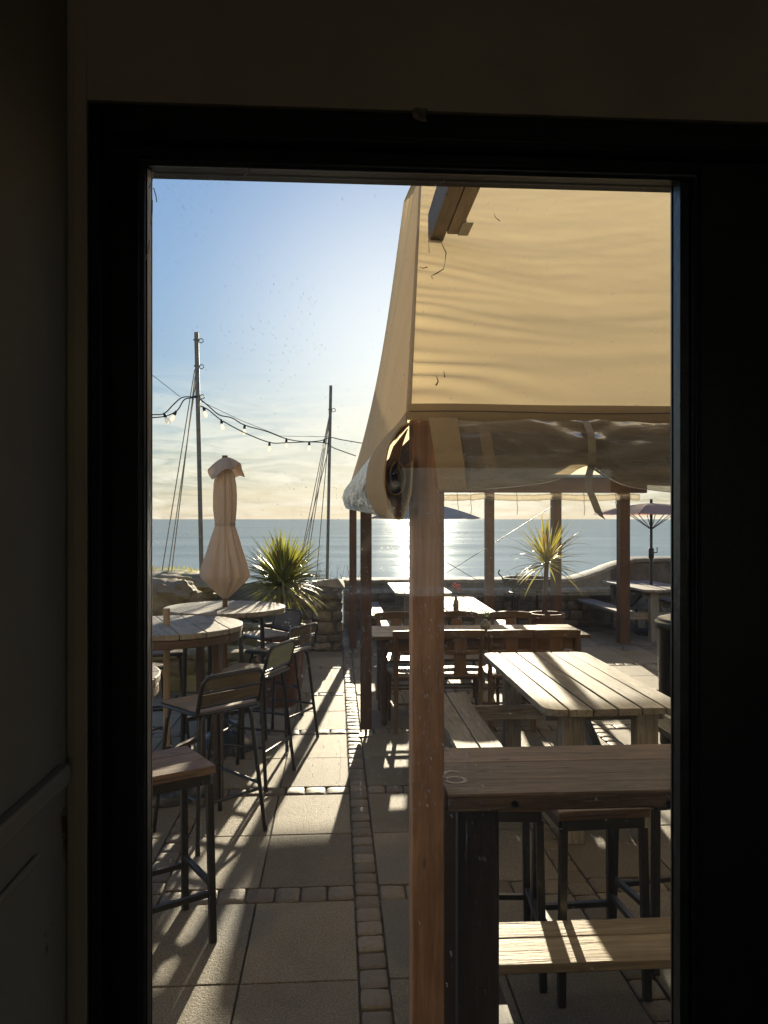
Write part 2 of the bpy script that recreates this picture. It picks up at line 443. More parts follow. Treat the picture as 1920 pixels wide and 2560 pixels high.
t.out(t.n('ShaderNodeMixShader', {0: D, 1: clean, 2: dirt}).outputs[0])
M['dirty_glass'] = m


# ------------------------------------------------------------------ geometry helpers
def ray(px, py):
    xc = (px - 960) / FPX
    return Vector((xc * cos(YAW) + sin(YAW), cos(YAW) - xc * sin(YAW), -(py - HORIZON) / FPX))


def at_y(px, py, Y):
    d = ray(px, py)
    return Vector((0, 0, EYE)) + d * (Y / d.y)


def at_h(px, py, h):
    d = ray(px, py)
    return Vector((0, 0, EYE)) + d * ((h - EYE) / d.z)


class MB:
    """collects shapes for ONE mesh object"""

    def __init__(s):
        s.v, s.f, s.g, s.r = [], [], [], []

    def add(s, vs, fs, gcs=None, rnd=None):
        k = len(s.v)
        off = Vector((random.uniform(0, 9), random.uniform(0, 9), random.uniform(0, 9)))
        rnd = random.random() if rnd is None else rnd
        s.v += [Vector(p) for p in vs]
        s.g += [Vector(p) + off for p in (gcs or vs)]
        s.r += [rnd] * len(vs)
        s.f += [tuple(i + k for i in q) for q in fs]

    def box(s, c, size, rot=None, rnd=None, taper=1.0):
        c = Vector(c)
        hx, hy, hz = (x / 2 for x in size)
        loc = [Vector((sx * hx * (taper if sz < 0 else 1), sy * hy * (taper if sz < 0 else 1), sz * hz)) for sz in (-1, 1) for sy in (-1, 1) for sx in (-1, 1)]
        ax = max(range(3), key=lambda i: size[i])
        perm = {0: (0, 1, 2), 1: (1, 0, 2), 2: (2, 0, 1)}[ax]
        g = [Vector((p[perm[0]], p[perm[1]], p[perm[2]])) for p in loc]
        R = rot if rot is not None else Matrix.Identity(3)
        s.add([c + R @ p for p in loc], [(0, 2, 3, 1), (4, 5, 7, 6), (0, 1, 5, 4), (2, 6, 7, 3), (0, 4, 6, 2), (1, 3, 7, 5)], g, rnd)

    def bar(s, a, b, w, h, up=(0, 0, 1), rnd=None):
        a, b = Vector(a), Vector(b)
        d = (b - a)
        L = d.length
        x = d.normalized()
        up = Vector(up)
        if abs(x.dot(up)) > 0.95:
            up = Vector((0, 1, 0))
        y = up.cross(x).normalized()
        z = x.cross(y)
        s.box((a + b) / 2, (L, w, h), Matrix((x, y, z)).transposed(), rnd)

    def tube(s, pts, r, n=8, closed=False, rnd=None):
        pts = [Vector(p) for p in pts]
        m = len(pts)
        rs = r if isinstance(r, (list, tuple)) else [r] * m
        vs, gs, fs = [], [], []
        prev = None
        L = 0
        for i, p in enumerate(pts):
            a = pts[(i - 1) % m] if (closed or i > 0) else p
            b = pts[(i + 1) % m] if (closed or i < m - 1) else p
            d = (b - a).normalized()
            if prev is None:
                u = Vector((0, 0, 1)) if abs(d.z) < 0.9 else Vector((1, 0, 0))
                u = d.cross(u).normalized()
            else:
                u = (prev - d * prev.dot(d)).normalized()
            prev = u
            w = d.cross(u)
            if i:
                L += (p - pts[i - 1]).length
            for k in range(n):
                ang = 2 * PI * k / n
                vs.append(p + (u * cos(ang) + w * sin(ang)) * rs[i])
                gs.append(Vector((L, cos(ang) * rs[i], sin(ang) * rs[i])))
        for i in range(m if closed else m - 1):
            j = (i + 1) % m
            for k in range(n):
                l = (k + 1) % n
                fs.append((i * n + k, i * n + l, j * n + l, j * n + k))
        if not closed:
            fs.append(tuple(range(n - 1, -1, -1)))
            fs.append(tuple((m - 1) * n + k for k in range(n)))
        s.add(vs, fs, gs, rnd)

    def lathe(s, prof, n=24, c=(0, 0, 0), mod=None, rnd=None, cap=True):
        c = Vector(c)
        vs, fs, gs = [], [], []
        for i, (r, z) in enumerate(prof):
            for k in range(n):
                a = 2 * PI * k / n
                q = r * (mod(a, z) if mod else 1)
                vs.append(c + Vector((q * cos(a), q * sin(a), z)))
                gs.append(Vector((z, q * cos(a), q * sin(a))))
        for i in range(len(prof) - 1):
            for k in range(n):
                l = (k + 1) % n
                fs.append((i * n + k, i * n + l, (i + 1) * n + l, (i + 1) * n + k))
        if cap:
            fs.append(tuple(range(n - 1, -1, -1)))
            fs.append(tuple((len(prof) - 1) * n + k for k in range(n)))
        s.add(vs, fs, gs, rnd)

    def prism(s, poly, z0, z1, rnd=None, grain='x'):
        n = len(poly)
        vs = [Vector((x, y, z0)) for x, y in poly] + [Vector((x, y, z1)) for x, y in poly]
        g = [Vector((p.x, p.y, p.z)) if grain == 'x' else Vector((p.y, p.x, p.z)) for p in vs]
        fs = [tuple(range(n - 1, -1, -1)), tuple(range(n, 2 * n))]
        fs += [(i, (i + 1) % n, n + (i + 1) % n, n + i) for i in range(n)]
        s.add(vs, fs, g, rnd)

    def grid(s, fn, nu, nv, rnd=None, wrap=False):
        vs, fs = [], []
        for i in range(nu + 1):
            for j in range(nv + 1):
                vs.append(fn(i / nu, j / nv))
        for i in range(nu):
            for j in range(nv):
                a = i * (nv + 1) + j
                fs.append((a, a + nv + 1, a + nv + 2, a + 1))
        s.add(vs, fs, None, rnd)

    def sheet(s, fn, nu, nv, th, rnd=None):
        """a cloth with real thickness"""
        P = [[Vector(fn(i / nu, j / nv)) for j in range(nv + 1)] for i in range(nu + 1)]
        top, bot = [], []
        for i in range(nu + 1):
            for j in range(nv + 1):
                du = P[min(i + 1, nu)][j] - P[max(i - 1, 0)][j]
                dv = P[i][min(j + 1, nv)] - P[i][max(j - 1, 0)]
                n = du.cross(dv)
                n = n.normalized() if n.length > 1e-12 else Vector((0, 0, 1))
                top.append(P[i][j] + n * th / 2)
                bot.append(P[i][j] - n * th / 2)
        K = len(top)
        st = nv + 1
        fs = []
        for i in range(nu):
            for j in range(nv):
                a = i * st + j
                q = (a, a + st, a + st + 1, a + 1)
                fs.append(q)
                fs.append(tuple(K + x for x in reversed(q)))
        for i in range(nu):
            a = i * st
            fs.append((a + st, a, K + a, K + a + st))
            b = i * st + nv
            fs.append((b, b + st, K + b + st, K + b))
        for j in range(nv):
            fs.append((j, j + 1, K + j + 1, K + j))
            b = nu * st + j
            fs.append((b + 1, b, K + b, K + b + 1))
        s.add(top + bot, fs, None, rnd)

    def rock(s, c, size, seed, rough=0.1, n=6, p=3.2, rot=0.0):
        """a rounded block: a cube pushed towards a superellipsoid and roughened"""
        c = Vector(c)
        rr = random.Random(seed)
        o = Vector((rr.uniform(0, 50), rr.uniform(0, 50), rr.uniform(0, 50)))
        idx, vs, fs = {}, [], []
        ca, sa = cos(rot), sin(rot)

        def vert(x, y, z):
            k = (round(x, 4), round(y, 4), round(z, 4))
            if k in idx:
                return idx[k]
            d = Vector((x, y, z))
            q = (abs(x) ** p + abs(y) ** p + abs(z) ** p) ** (1 / p)
            d = d / q
            nn = mnoise.fractal(d * 1.3 + o, 0.8, 2.1, 4)
            d = d * (1 + rough * nn * 1.6)
            v = Vector((d.x * size[0] / 2, d.y * size[1] / 2, d.z * size[2] / 2))
            v = Vector((v.x * ca - v.y * sa, v.x * sa + v.y * ca, v.z))
            idx[k] = len(vs)
            vs.append(c + v)
            return idx[k]
        lin = [-1 + 2 * i / n for i in range(n + 1)]
        for ax in range(3):
            for sgn in (-1, 1):
                for i in range(n):
                    for j in range(n):
                        q = []
                        for (a, b) in ((i, j), (i + 1, j), (i + 1, j + 1), (i, j + 1)):
                            pt = [0, 0, 0]
                            pt[ax] = sgn
                            pt[(ax + 1) % 3] = lin[a]
                            pt[(ax + 2) % 3] = lin[b]
                            q.append(vert(*pt))
                        fs.append(tuple(q) if sgn > 0 else tuple(reversed(q)))
        s.add(vs, fs)

    def build(s, name, mat, parent=None, smooth=True, bevel=0.0, loc=None):
        off = Vector((0, 0, 0))
        p = parent
        while p is not None:
            off += p.location
            p = p.parent
        if parent is None and loc is not None:
            off = Vector(loc)
        me = bpy.data.meshes.new(name)
        me.from_pydata([v - off for v in s.v], [], s.f)
        a = me.attributes.new('gc', 'FLOAT_VECTOR', 'POINT')
        a.data.foreach_set('vector', [x for g in s.g for x in g])
        a = me.attributes.new('rnd', 'FLOAT', 'POINT')
        a.data.foreach_set('value', s.r)
        me.materials.append(M[mat])
        me.validate()
        if smooth:
            me.polygons.foreach_set('use_smooth', [True] * len(me.polygons))
            me.set_sharp_from_angle(angle=rad(38))
        o = bpy.data.objects.new(name, me)
        COL.objects.link(o)
        if parent is not None:
            o.parent = parent
        elif loc is not None:
            o.location = loc
        if bevel:
            b = o.modifiers.new('edge', 'BEVEL')
            b.width = bevel
            b.segments = 2
            b.limit_method = 'ANGLE'
            b.angle_limit = rad(40)
            b.use_clamp_overlap = True
        return o


def tag(o, label, cat, group=None):
    o['label'] = label
    o['category'] = cat
    if group:
        o['group'] = group
    return o


def thing(name, label, cat, loc=(0, 0, 0), rz=0.0, group=None):
    o = bpy.data.objects.new(name, None)
    o.empty_display_size = 0.1
    COL.objects.link(o)
    o.location = loc
    o.rotation_euler = (0, 0, rz)
    return tag(o, label, cat, group)


def struct(o):
    o['kind'] = 'structure'
    return o


def copy_tree(o, parent=None):
    c = o.copy()
    COL.objects.link(c)
    c.parent = parent
    for ch in [x for x in COL.objects if x.parent == o]:
        copy_tree(ch, c)
    return c


used = set()


def place(proto, loc, rz, label, group=None):
    """the first call moves the prototype itself, later calls copy it"""
    o = proto if proto.name not in used else copy_tree(proto)
    used.add(proto.name)
    o.location = loc
    o.rotation_euler = (0, 0, rz)
    o['label'] = label
    if group:
        o['group'] = group
    return o


def rz_facing(fx, fy):
    """rotation that turns local +Y towards (fx, fy)"""
    return math.atan2(-fx, fy)


def arc(c, r, a0, a1, n, plane='xz'):
    out = []
    for i in range(n + 1):
        a = a0 + (a1 - a0) * i / n
        u, w = r * cos(a), r * sin(a)
        out.append(Vector((c[0] + u, c[1], c[2] + w)) if plane == 'xz' else Vector((c[0] + u, c[1] + w, c[2])))
    return out


# ================================================================== GROUND, PAVING, SEA
b = MB()
xs = [-60, -8, -3, 0, 6, 12, 60]
prof = [(-12, -0.012), (12.9, -0.012), (14.5, -0.3), (17, -1.2), (24, -3.6), (34, -6.0)]
for i in range(len(xs) - 1):
    for j in range(len(prof) - 1):
        (y0, z0), (y1, z1) = prof[j], prof[j + 1]
        b.add([(xs[i], y0, z0), (xs[i + 1], y0, z0), (xs[i + 1], y1, z1), (xs[i], y1, z1)], [(0, 1, 2, 3)])
struct(b.build('ground', 'joint_grit'))
b = MB()
b.add([(-60000, 26, -5), (60000, 26, -5), (60000, 90000, -5), (-60000, 90000, -5)], [(0, 1, 2, 3)])
struct(b.build('sea', 'sea_water'))
# slabs
PX, SX0 = 0.997, 0.198         # one period: two slabs and a strip of setts
b, s = MB(), MB()
GAP = 0.004
BAND0, PY = 3.547, 1.345
rows, bands = [], []
for k in range(-1, 8):
    yb = BAND0 + PY * k
    bands.append(yb)
    y0, y1 = yb + 0.072, yb + PY - 0.072
    ym = (y0 + y1) / 2
    rows += [(y0, ym), (ym, y1)]
cols, strips = [], []
for k in range(-4, 6):
    x0 = SX0 + PX * k
    cols += [(x0, x0 + 0.442), (x0 + 0.442, x0 + 0.884)]
    strips.append((x0 + 0.884, x0 + PX))
for (x0, x1) in cols:
    for (y0, y1) in rows:
        if y0 > 12.4:
            continue
        b.box(((x0 + x1) / 2, (y0 + y1) / 2, -0.02 + random.uniform(-0.0012, 0.0012)), (x1 - x0 - 2 * GAP, y1 - y0 - 2 * GAP, 0.04))
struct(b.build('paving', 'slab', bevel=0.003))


def sett(mb, x0, x1, y0, y1):
    cx, cy = (x0 + x1) / 2, (y0 + y1) / 2
    hx, hy = (x1 - x0) / 2 - random.uniform(0.002, 0.004), (y1 - y0) / 2 - random.uniform(0.002, 0.004)
    tilt = (random.uniform(-.03, .03), random.uniform(-.03, .03))
    h0 = random.uniform(-0.004, 0.003)
    gl_ = (-1, -0.985, -0.86, -0.4, 0.4, 0.86, 0.985, 1)
    n = 7
    vs, fs = [], []
    for i in range(n + 1):
        for j in range(n + 1):
            u, v = gl_[i], gl_[j]
            uu = u * math.sqrt(1 - 0.16 * v * v * abs(u)) if True else u
            vv = v * math.sqrt(1 - 0.16 * u * u * abs(v))
            e = max(abs(u), abs(v))
            z = h0 + 0.004 - 0.009 * e ** 9 + random.uniform(-.0012, .0012) + tilt[0] * u * hx + tilt[1] * v * hy
            if e > 0.999:
                z = -0.03
            vs.append((cx + uu * hx, cy + vv * hy, z))
    for i in range(n):
        for j in range(n):
            a = i * (n + 1) + j
            fs.append((a, a + n + 1, a + n + 2, a + 1))
    mb.add(vs, fs)


for (x0, x1) in strips:
    y = 2.0
    while y < 12.3:
        L = random.uniform(0.10, 0.128)
        sett(s, x0, x1, y, y + L)
        y += L
for yb in bands:
    if yb > 12.3:
        continue
    for (xa, xb) in strips:
        x = xb
        e = x + 0.884
        while x < e - 0.01:
            L = random.uniform(0.105, 0.135)
            if e - (x + L) < 0.06:
                L = e - x
            sett(s, x, x + L, yb - 0.068, yb + 0.068)
            x += L
struct(s.build('sett_paving', 'sett'))

# ================================================================== THE BUILDING AND ITS DOOR
YD = 1.0                                   # plane of the door glass


def dx(px, Y=YD):
    return at_y(px, 1298, Y).x


GL, GR = dx(379), dx(1682)                 # glass edges
GT = at_y(379, 432, YD).z + 0.0015
bld = thing('building', 'dark building interior with pale scuffed side wall around the glazed door', 'building', (0, YD, 0))
WI, WO = 0.93, 1.07                        # inner and outer faces of the front wall
OL, OR = at_y(214, 1298, WI).x, at_y(2080, 1298, WI).x
OT = at_y(214, 249, WI).z
b = MB()
b.box(((OL - 6) / 2, (WI + WO) / 2, 2.9), (OL + 6, WO - WI, 5.8))
b.box(((OR + 8) / 2, (WI + WO) / 2, 2.9), (8 - OR, WO - WI, 5.8))
b.box(((OL + OR) / 2, (WI + WO) / 2, (OT + 5.8) / 2), (OR - OL, WO - WI, 5.8 - OT))
b.box(((OL + OR) / 2, (WI + WO) / 2, 0.05), (OR - OL, WO - WI, 0.1))
b.build('front_wall', 'lintel_plaster', bld)
b = MB()
b.box(((OL - 6) / 2, WO + 0.02, 2.9), (OL + 6, 0.036, 5.8))
b.box(((OR + 8) / 2, WO + 0.02, 2.9), (8 - OR, 0.036, 5.8))
b.box(((OL + OR) / 2, WO + 0.02, (OT + 5.8) / 2), (OR - OL, 0.036, 5.8 - OT))
b.build('facade', 'facade_stone', bld)
XL = at_y(172, 1298, WI).x
b = MB()
b.box((XL - 0.06, -2.05, 1.3), (0.12, 2 * 2.975, 2.6))
sw = b.build('side_wall', 'scuffed_plaster', bld)
b = MB()
b.bar((XL + 0.006, -4.5, 1.43), (XL + 0.006, WI - 0.03, 1.43), 0.014, 0.022)
b.bar((XL + 0.003, 0.60, 1.33), (XL + 0.003, 0.60, 0.2), 0.006, 0.02)
b.bar((XL + 0.003, -4.5, 1.365), (XL + 0.003, WI - 0.1, 1.365), 0.006, 0.01)
b.build('dado_rail', 'scuffed_plaster', sw, bevel=0.003)
b = MB()
b.box((1.5, -2.05, 2.56), (2 * (1.5 - XL), 5.96, 0.1))
b.build('ceiling', 'room_dark', bld)
b = MB()
b.box((1.5, -2.05, 0.06), (2 * (1.5 - XL), 5.96, 0.12))
b.build('floor', 'room_dark', bld)
b = MB()
b.box((3.4, -2.05, 1.3), (0.1, 5.96, 2.6))
wl, wr = 0.6, 2.6  # unseen opening, added to let skylight in onto the lintel wall
b.box(((XL + wl) / 2, -5.1, 1.3), (wl - XL, 0.1, 2.6))
b.box(((wr + 3.35) / 2, -5.1, 1.3), (3.35 - wr, 0.1, 2.6))
b.box(((wl + wr) / 2, -5.1, 0.5), (wr - wl, 0.1, 1.0))
b.box(((wl + wr) / 2, -5.1, 2.4), (wr - wl, 0.1, 0.4))
b.build('back_wall', 'room_dark', bld)
b = MB()
b.box((1.0, -2.2, 5.9), (15, 6.6, 0.2))
b.build('roof', 'render_wall', bld)
# pale casing strip beside the frame
b = MB()
b.box(((XL + OL) / 2 + 0.004, WI - 0.002, 1.15), (OL - XL - 0.004, 0.004, 2.3))
b.build('architrave', 'lintel_plaster', bld, bevel=0.001)
# door
FL = at_y(251, 1298, WI).x
b = MB()
b.box(((OL + FL) / 2, 1.0, OT / 2), (FL - OL - 0.003, 0.13, OT))
b.box(((FL + OR) / 2, 1.0, OT - 0.017), (OR - FL, 0.13, 0.034))
b.box((FL + 0.004, 1.022, OT / 2), (0.02, 0.02, OT - 0.01))
b.box(((FL + OR) / 2, 1.022, OT - 0.034), (OR - FL, 0.02, 0.016))
b.build('door_frame', 'black_paint', bld, bevel=0.003)
ST = OT - 0.036
SL, SR = dx(352, 0.975), dx(1738, 0.975)
SB = at_y(379, 404, 0.975).z
b = MB()
th = 0.046
YD0, YD = YD, 0.985
b.box(((FL + 0.003 + SL) / 2, YD, (0.13 + ST) / 2), (SL - FL - 0.003, th, ST - 0.13))
b.box(((SR + OR - 0.03) / 2, YD, (0.13 + ST) / 2), (OR - 0.03 - SR, th, ST - 0.13))
b.box(((SL + SR) / 2, YD, (SB + ST) / 2), (SR - SL, th, ST - SB))
b.box(((SL + SR) / 2, YD, 0.5), (SR - SL, th, 0.74))
YD = YD0
door = b.build('door', 'black_paint', bld, bevel=0.002)
b = MB()
zb = 0.87
for (y0, y1, ins) in ((0.978, 0.998, 0.0), (1.0055, 1.0095, -0.002)):
    yc, dy = (y0 + y1) / 2, y1 - y0
    b.box(((SL + GL) / 2, yc, (zb + SB) / 2), (GL - SL + ins, dy, SB - zb))
    b.box(((SR + GR) / 2, yc, (zb + SB) / 2), (SR - GR + ins, dy, SB - zb))
    b.box(((GL + GR) / 2, yc, (GT + SB) / 2), (GR - GL, dy, SB - GT + ins))
    b.box(((GL + GR) / 2, yc, zb + 0.015), (GR - GL, dy, 0.03))
# rounded inner bead
for (xa, xb) in ((SL, SL), (SR, SR)):
    b.tube([(xa, 0.974, zb), (xb, 0.974, SB)], 0.006, 10)
b.tube([(SL, 0.974, SB), (SR, 0.974, SB)], 0.006, 10)
b.build('glazing_bead', 'bead_paint', door, bevel=0.002)
b = MB()
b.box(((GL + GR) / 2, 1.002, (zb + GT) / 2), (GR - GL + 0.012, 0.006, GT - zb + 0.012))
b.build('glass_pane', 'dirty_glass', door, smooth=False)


def flake(pts, Y, seed):
    rr = random.Random(seed)
    poly = []
    n = len(pts)
    for i in range(n):
        a, c_ = at_y(*pts[i], Y), at_y(*pts[(i + 1) % n], Y)
        for k in range(5):
            p = a.lerp(c_, k / 5)
            poly.append((p.x + rr.uniform(-.0012, .0012), p.z + rr.uniform(-.0012, .0012)))
    m_ = MB()
    k = len(poly)
    vs = [(x, Y, z) for x, z in poly] + [(x, Y - 0.0012, z) for x, z in poly]
    fs = [tuple(range(k)), tuple(range(2 * k - 1, k - 1, -1))] + [(i, k + i, k + (i + 1) % k, (i + 1) % k) for i in range(k)]
    m_.add(vs, fs)
    return m_


flake([(1776, 1465), (1788, 1470), (1788, 1560), (1786, 1612), (1780, 1600), (1777, 1540)], 0.9745, 3).build('paint_chip', 'chip_wood', door, smooth=False)
flake([(1034, 272), (1068, 272), (1066, 305), (1040, 302), (1031, 294)], WI - 0.0005, 5).build('paint_chip', 'chip_wood', bld, smooth=False)
# cobweb threads in the corner of the pane
b = MB()
for (p, q) in (((372, 470), (384, 430)), ((376, 560), (381, 500)), ((362, 655), (374, 600)), ((610, 440), (625, 420)), ((384, 470), (392, 505)), ((1100, 455), (1112, 452))):
    A_, B_ = at_y(p[0], p[1], 0.9765), at_y(q[0], q[1], 0.9765)
    b = MB()
    b.tube([A_, A_.lerp(B_, .5) + Vector((.001, 0, -.001)), B_], 0.0006, 5)
    b.build('cobweb', 'web', door)
# double rafter that runs out from above the door to the canopy
ZR = 3.13
xl, xr = 0.475, 0.475 + 0.14
b = MB()
b.box((xl + 0.034, (WO + 3.96) / 2, ZR + 0.085), (0.068, 3.96 - WO, 0.17))
b.box((xl + 0.106, (WO + 3.78) / 2, ZR + 0.083), (0.066, 3.78 - WO, 0.166))
rf = b.build('rafter', 'rafter_wood', bld, bevel=0.004)
b = MB()
b.box((xr + 0.002, 3.70, ZR + 0.05), (0.004, 0.16, 0.10))
b.box((xr + 0.012, 3.70, ZR - 0.003), (0.05, 0.16, 0.004))
b.build('bracket', 'galvanised', rf)

# ================================================================== CANVAS SHELTER
XE, YF, YB, ZE = 0.19, 2.0, 9.85, 1.985
XR = 4.05
ZRIDGE = 4.28
sh = thing('canopy_shelter', 'timber post shelter roofed with beige canvas and rolled clear plastic curtains', 'canopy', (2.1, 5.9, 0))
FA = Vector((0.625, 5.62, ZRIDGE))          # front end of the ridge cloth at the left hip
BA = Vector((0.545, 6.2, ZRIDGE))
ZB = 2.20
C0, C1 = Vector((XE, YF, ZE)), Vector((XE, YB + 0.12, ZB))
FR = Vector((XR - 0.43, 5.62, ZRIDGE))
BR = Vector((XR - 0.43, 6.2, ZRIDGE))
D0, D1 = Vector((XR, YF, ZE)), Vector((XR, YB + 0.12, ZB))


def front(u, v):
    L = C0.lerp(FA, v)
    R = D0.lerp(FR, v)
    p = L.lerp(R, u)
    d = (p - L).length
    sag = -0.10 * sin(PI * v) * min(1, d / 0.8 + 0.25)
    n = Vector((0, -0.5, 0.86))
    vv = v * 4.3
    edge = math.exp(-d / 0.22)
    w = 0.0
    w += edge * 0.0048 * sin(vv * 40 + 5.0 * mnoise.noise(Vector((d * 2, vv * 3, 1.7))) + d * 3) * (1.0 - 0.75 * v) * (0.35 + 1.3 * abs(mnoise.noise(Vector((vv * 1.7, d * 0.8, 9.1)))) * 2)
    sl = 0.25 + 1.1 * v
    w += 0.011 * mnoise.noise(Vector((d * 0.6 + vv * 0.2, (vv - d * sl * 0.45) * 1.9, 0.3)))
    w += 0.007 * (1 - abs(mnoise.noise(Vector((d * 0.7 + 5, (vv - d * sl * 0.4) * 3.1, 4.1))) * 2)) * (0.25 + math.exp(-d / 0.9))
    w += 0.003 * mnoise.noise(Vector((d * 2.2, (vv - d * sl * 0.4) * 8, 8.8)))
    w += 0.002 * mnoise.noise(Vector((d * 5.0, vv * 7, 2.8)))
    fade = min(1, v / 0.03) * min(1, (1 - v) / 0.03)
    return p + n * (sag + w * fade)


def hip(u, v):
    A = C0.lerp(FA, v)
    B = C1.lerp(BA, v) + Vector((0.05, 0, -0.05)) * sin(PI * v)
    p = A.lerp(B, u)
    nn = Vector((-1, 0, 0.16))
    w = 0.012 * mnoise.noise(Vector((u * 9, v * 1.5, 2.2))) + 0.006 * sin(u * 30 + v * 3) * (1 - v)
    nrm = Vector((0, -0.5, 0.86))
    return p + nn * ((w + 0.02 * sin(PI * v)) * sin(PI * u)) + nrm * (-0.10 * sin(PI * v) * 0.25 * (1 - u)) + Vector((0, .5, .86)) * (-0.07 * sin(PI * v) * u)


def back(u, v):
    p = C1.lerp(BA, v).lerp(D1.lerp(BR, v), u) + Vector((0.05, 0, -0.05)) * sin(PI * v) * (1 - u) ** 3
    return p + Vector((0, .5, .86)) * (-0.07 * sin(PI * v))


def ridge(u, v):
    return FA.lerp(FR, u).lerp(BA.lerp(BR, u), v) + Vector((0, 0, 0.03 * sin(PI * v)))


b = MB()
b.grid(front, 220, 190)
fr_ = b.build('roof_canvas', 'canvas', sh)
b = MB()
b.grid(hip, 70, 50)
b.build('roof_canvas', 'canvas_plain', sh)
b = MB()
b.sheet(ridge, 40, 6, 0.003)
b.build('ridge_cloth', 'canvas_plain', sh)
b = MB()
b.grid(lambda u, v: back(u, v * 0.50), 24, 10)  # upper half of the unseen rear slope left open so sun lights the front canvas
b.grid(lambda u, v: D0.lerp(FR, v).lerp(D1.lerp(BR, v), u), 12, 12)
b.build('roof_canvas', 'canvas_sunlit', sh)
# torn threads hanging on the cloth below the rafter


def on_front(px, py):
    d = ray(px, py)
    best = None
    for i in range(400):
        Y = 2.0 + i * 0.009
        p = Vector((0, 0, EYE)) + d * (Y / d.y)
        v = (p.z - ZE) / (ZRIDGE - ZE)
        if not 0 <= v <= 1:
            continue
        q = front(0, v).lerp(front(0.25, v), max(0, (p.x - front(0, v).x)) / max(1e-6, front(0.25, v).x - front(0, v).x))
        e = abs(q.y - p.y)
        if best is None or e < best[0]:
            best = (e, p)
    return best[1] + Vector((0, -0.03, 0.006))


for pts in ([(1097, 600), (1104, 622), (1113, 641), (1110, 665), (1106, 682), (1090, 692), (1075, 700), (1080, 706)], [(1070, 615), (1071, 640)], [(1046, 676), (1056, 680), (1066, 677)], [(1232, 540), (1236, 552), (1246, 560)], [(1088, 950), (1092, 964), (1087, 972)], [(1106, 938), (1108, 952)]):
    b = MB()
    P = [on_front(*p) for p in pts]
    b.tube(P, [0.0010 + 0.0009 * ((i * 7) % 3) for i in range(len(P))], 5)
    b.build('loose_thread', 'dark_cloth', fr_)
# seam tape along the front hip
b = MB()
b.tube([front(0, i / 60) + Vector((-0.002, -0.002, 0.0)) for i in range(61)], 0.007, 6)
b.build('hip_seam', 'canvas_plain', fr_)
# hem with two lines of stitching
b = MB()
b.sheet(lambda u, v: Vector((XE - 0.004 + u * (XR - XE + 0.008), YF - 0.006 - 0.004 * sin(v * PI), 2.02 - 0.042 * v + 0.004 * mnoise.noise(Vector((u * 14, v, 3))))), 60, 4, 0.004)
b.sheet(lambda u, v: Vector((XE - 0.006, YF + u * (YB - YF), 2.00 + 0.2 * u - 0.036 * v + 0.006 * mnoise.noise(Vector((u * 14, v, 9))))), 60, 4, 0.004)
b.build('hem', 'canvas_plain', sh)
b = MB()
b.tube([(XE + i * 0.1, YF - 0.0115, 2.0 + 0.002 * sin(i)) for i in range(39)], 0.0016, 5)
b.build('stitch_line', 'dark_cloth', sh)
# timber
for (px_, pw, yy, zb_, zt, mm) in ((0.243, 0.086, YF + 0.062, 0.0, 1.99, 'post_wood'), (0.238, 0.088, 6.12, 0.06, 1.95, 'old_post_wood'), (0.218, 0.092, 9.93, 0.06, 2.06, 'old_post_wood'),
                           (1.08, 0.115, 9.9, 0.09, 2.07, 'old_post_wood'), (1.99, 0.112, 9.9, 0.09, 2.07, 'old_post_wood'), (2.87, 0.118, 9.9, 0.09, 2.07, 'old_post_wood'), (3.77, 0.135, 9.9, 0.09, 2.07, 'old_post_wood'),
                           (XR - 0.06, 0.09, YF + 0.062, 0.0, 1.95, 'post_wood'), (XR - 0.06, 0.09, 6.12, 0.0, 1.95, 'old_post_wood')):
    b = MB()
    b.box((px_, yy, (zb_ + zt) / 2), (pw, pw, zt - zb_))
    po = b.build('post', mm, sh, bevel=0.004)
    if zb_ > 0:
        b = MB()
        b.tube([(px_, yy, 0), (px_, yy, zb_ + 0.01)], 0.012, 10)
        b.box((px_, yy, 0.004), (0.10, 0.10, 0.008))
        b.box((px_, yy, zb_ - 0.003), (0.08, 0.08, 0.006))
        b.build('post_foot', 'galvanised', po)
b = MB()
b.box(((XE + XR) / 2 + 0.03, YF + 0.13, 1.92), (XR - XE - 0.02, 0.045, 0.09))
b.build('eave_beam', 'old_post_wood', sh, bevel=0.003)
b = MB()
b.box(((XE + XR) / 2 + 0.03, 9.88, 2.19), (XR - XE - 0.02, 0.07, 0.25))
b.build('eave_beam', 'old_post_wood', sh, bevel=0.003)
b = MB()
b.bar((0.262, YF + 0.11, 1.93), (0.255, 9.85, 2.0), 0.045, 0.10)
b.build('eave_beam', 'old_post_wood', sh, bevel=0.003)
# rolled curtain under the rear eave, with slack between the ties
b = MB()


def rear_roll(i):
    x = XE + 0.1 + (XR - XE - 0.2) * i / 80
    return (x, 9.82, 2.015 - 0.02 * abs(sin(x * 3.3)) + 0.006 * mnoise.noise(Vector((x * 6, 0, 0))))


b.tube([rear_roll(i) for i in range(81)], [0.042 + 0.012 * mnoise.noise(Vector((i * .7, 1, 1))) for i in range(81)], 10)
b.build('rolled_curtain', 'clear_plastic', sh)
b = MB()
for x in (0.95, 1.55, 1.72, 2.32, 3.2, 3.62):
    b = MB()
    b.tube([(x, 9.78, 2.06), (x + 0.004, 9.765, 1.99), (x + 0.008, 9.79, 1.93), (x + 0.015, 9.775, 1.86), (x + 0.005, 9.775, 1.79 - 0.06 * (x % 0.7))], 0.004, 6)
    b.build('tie_strap', 'webbing', sh)


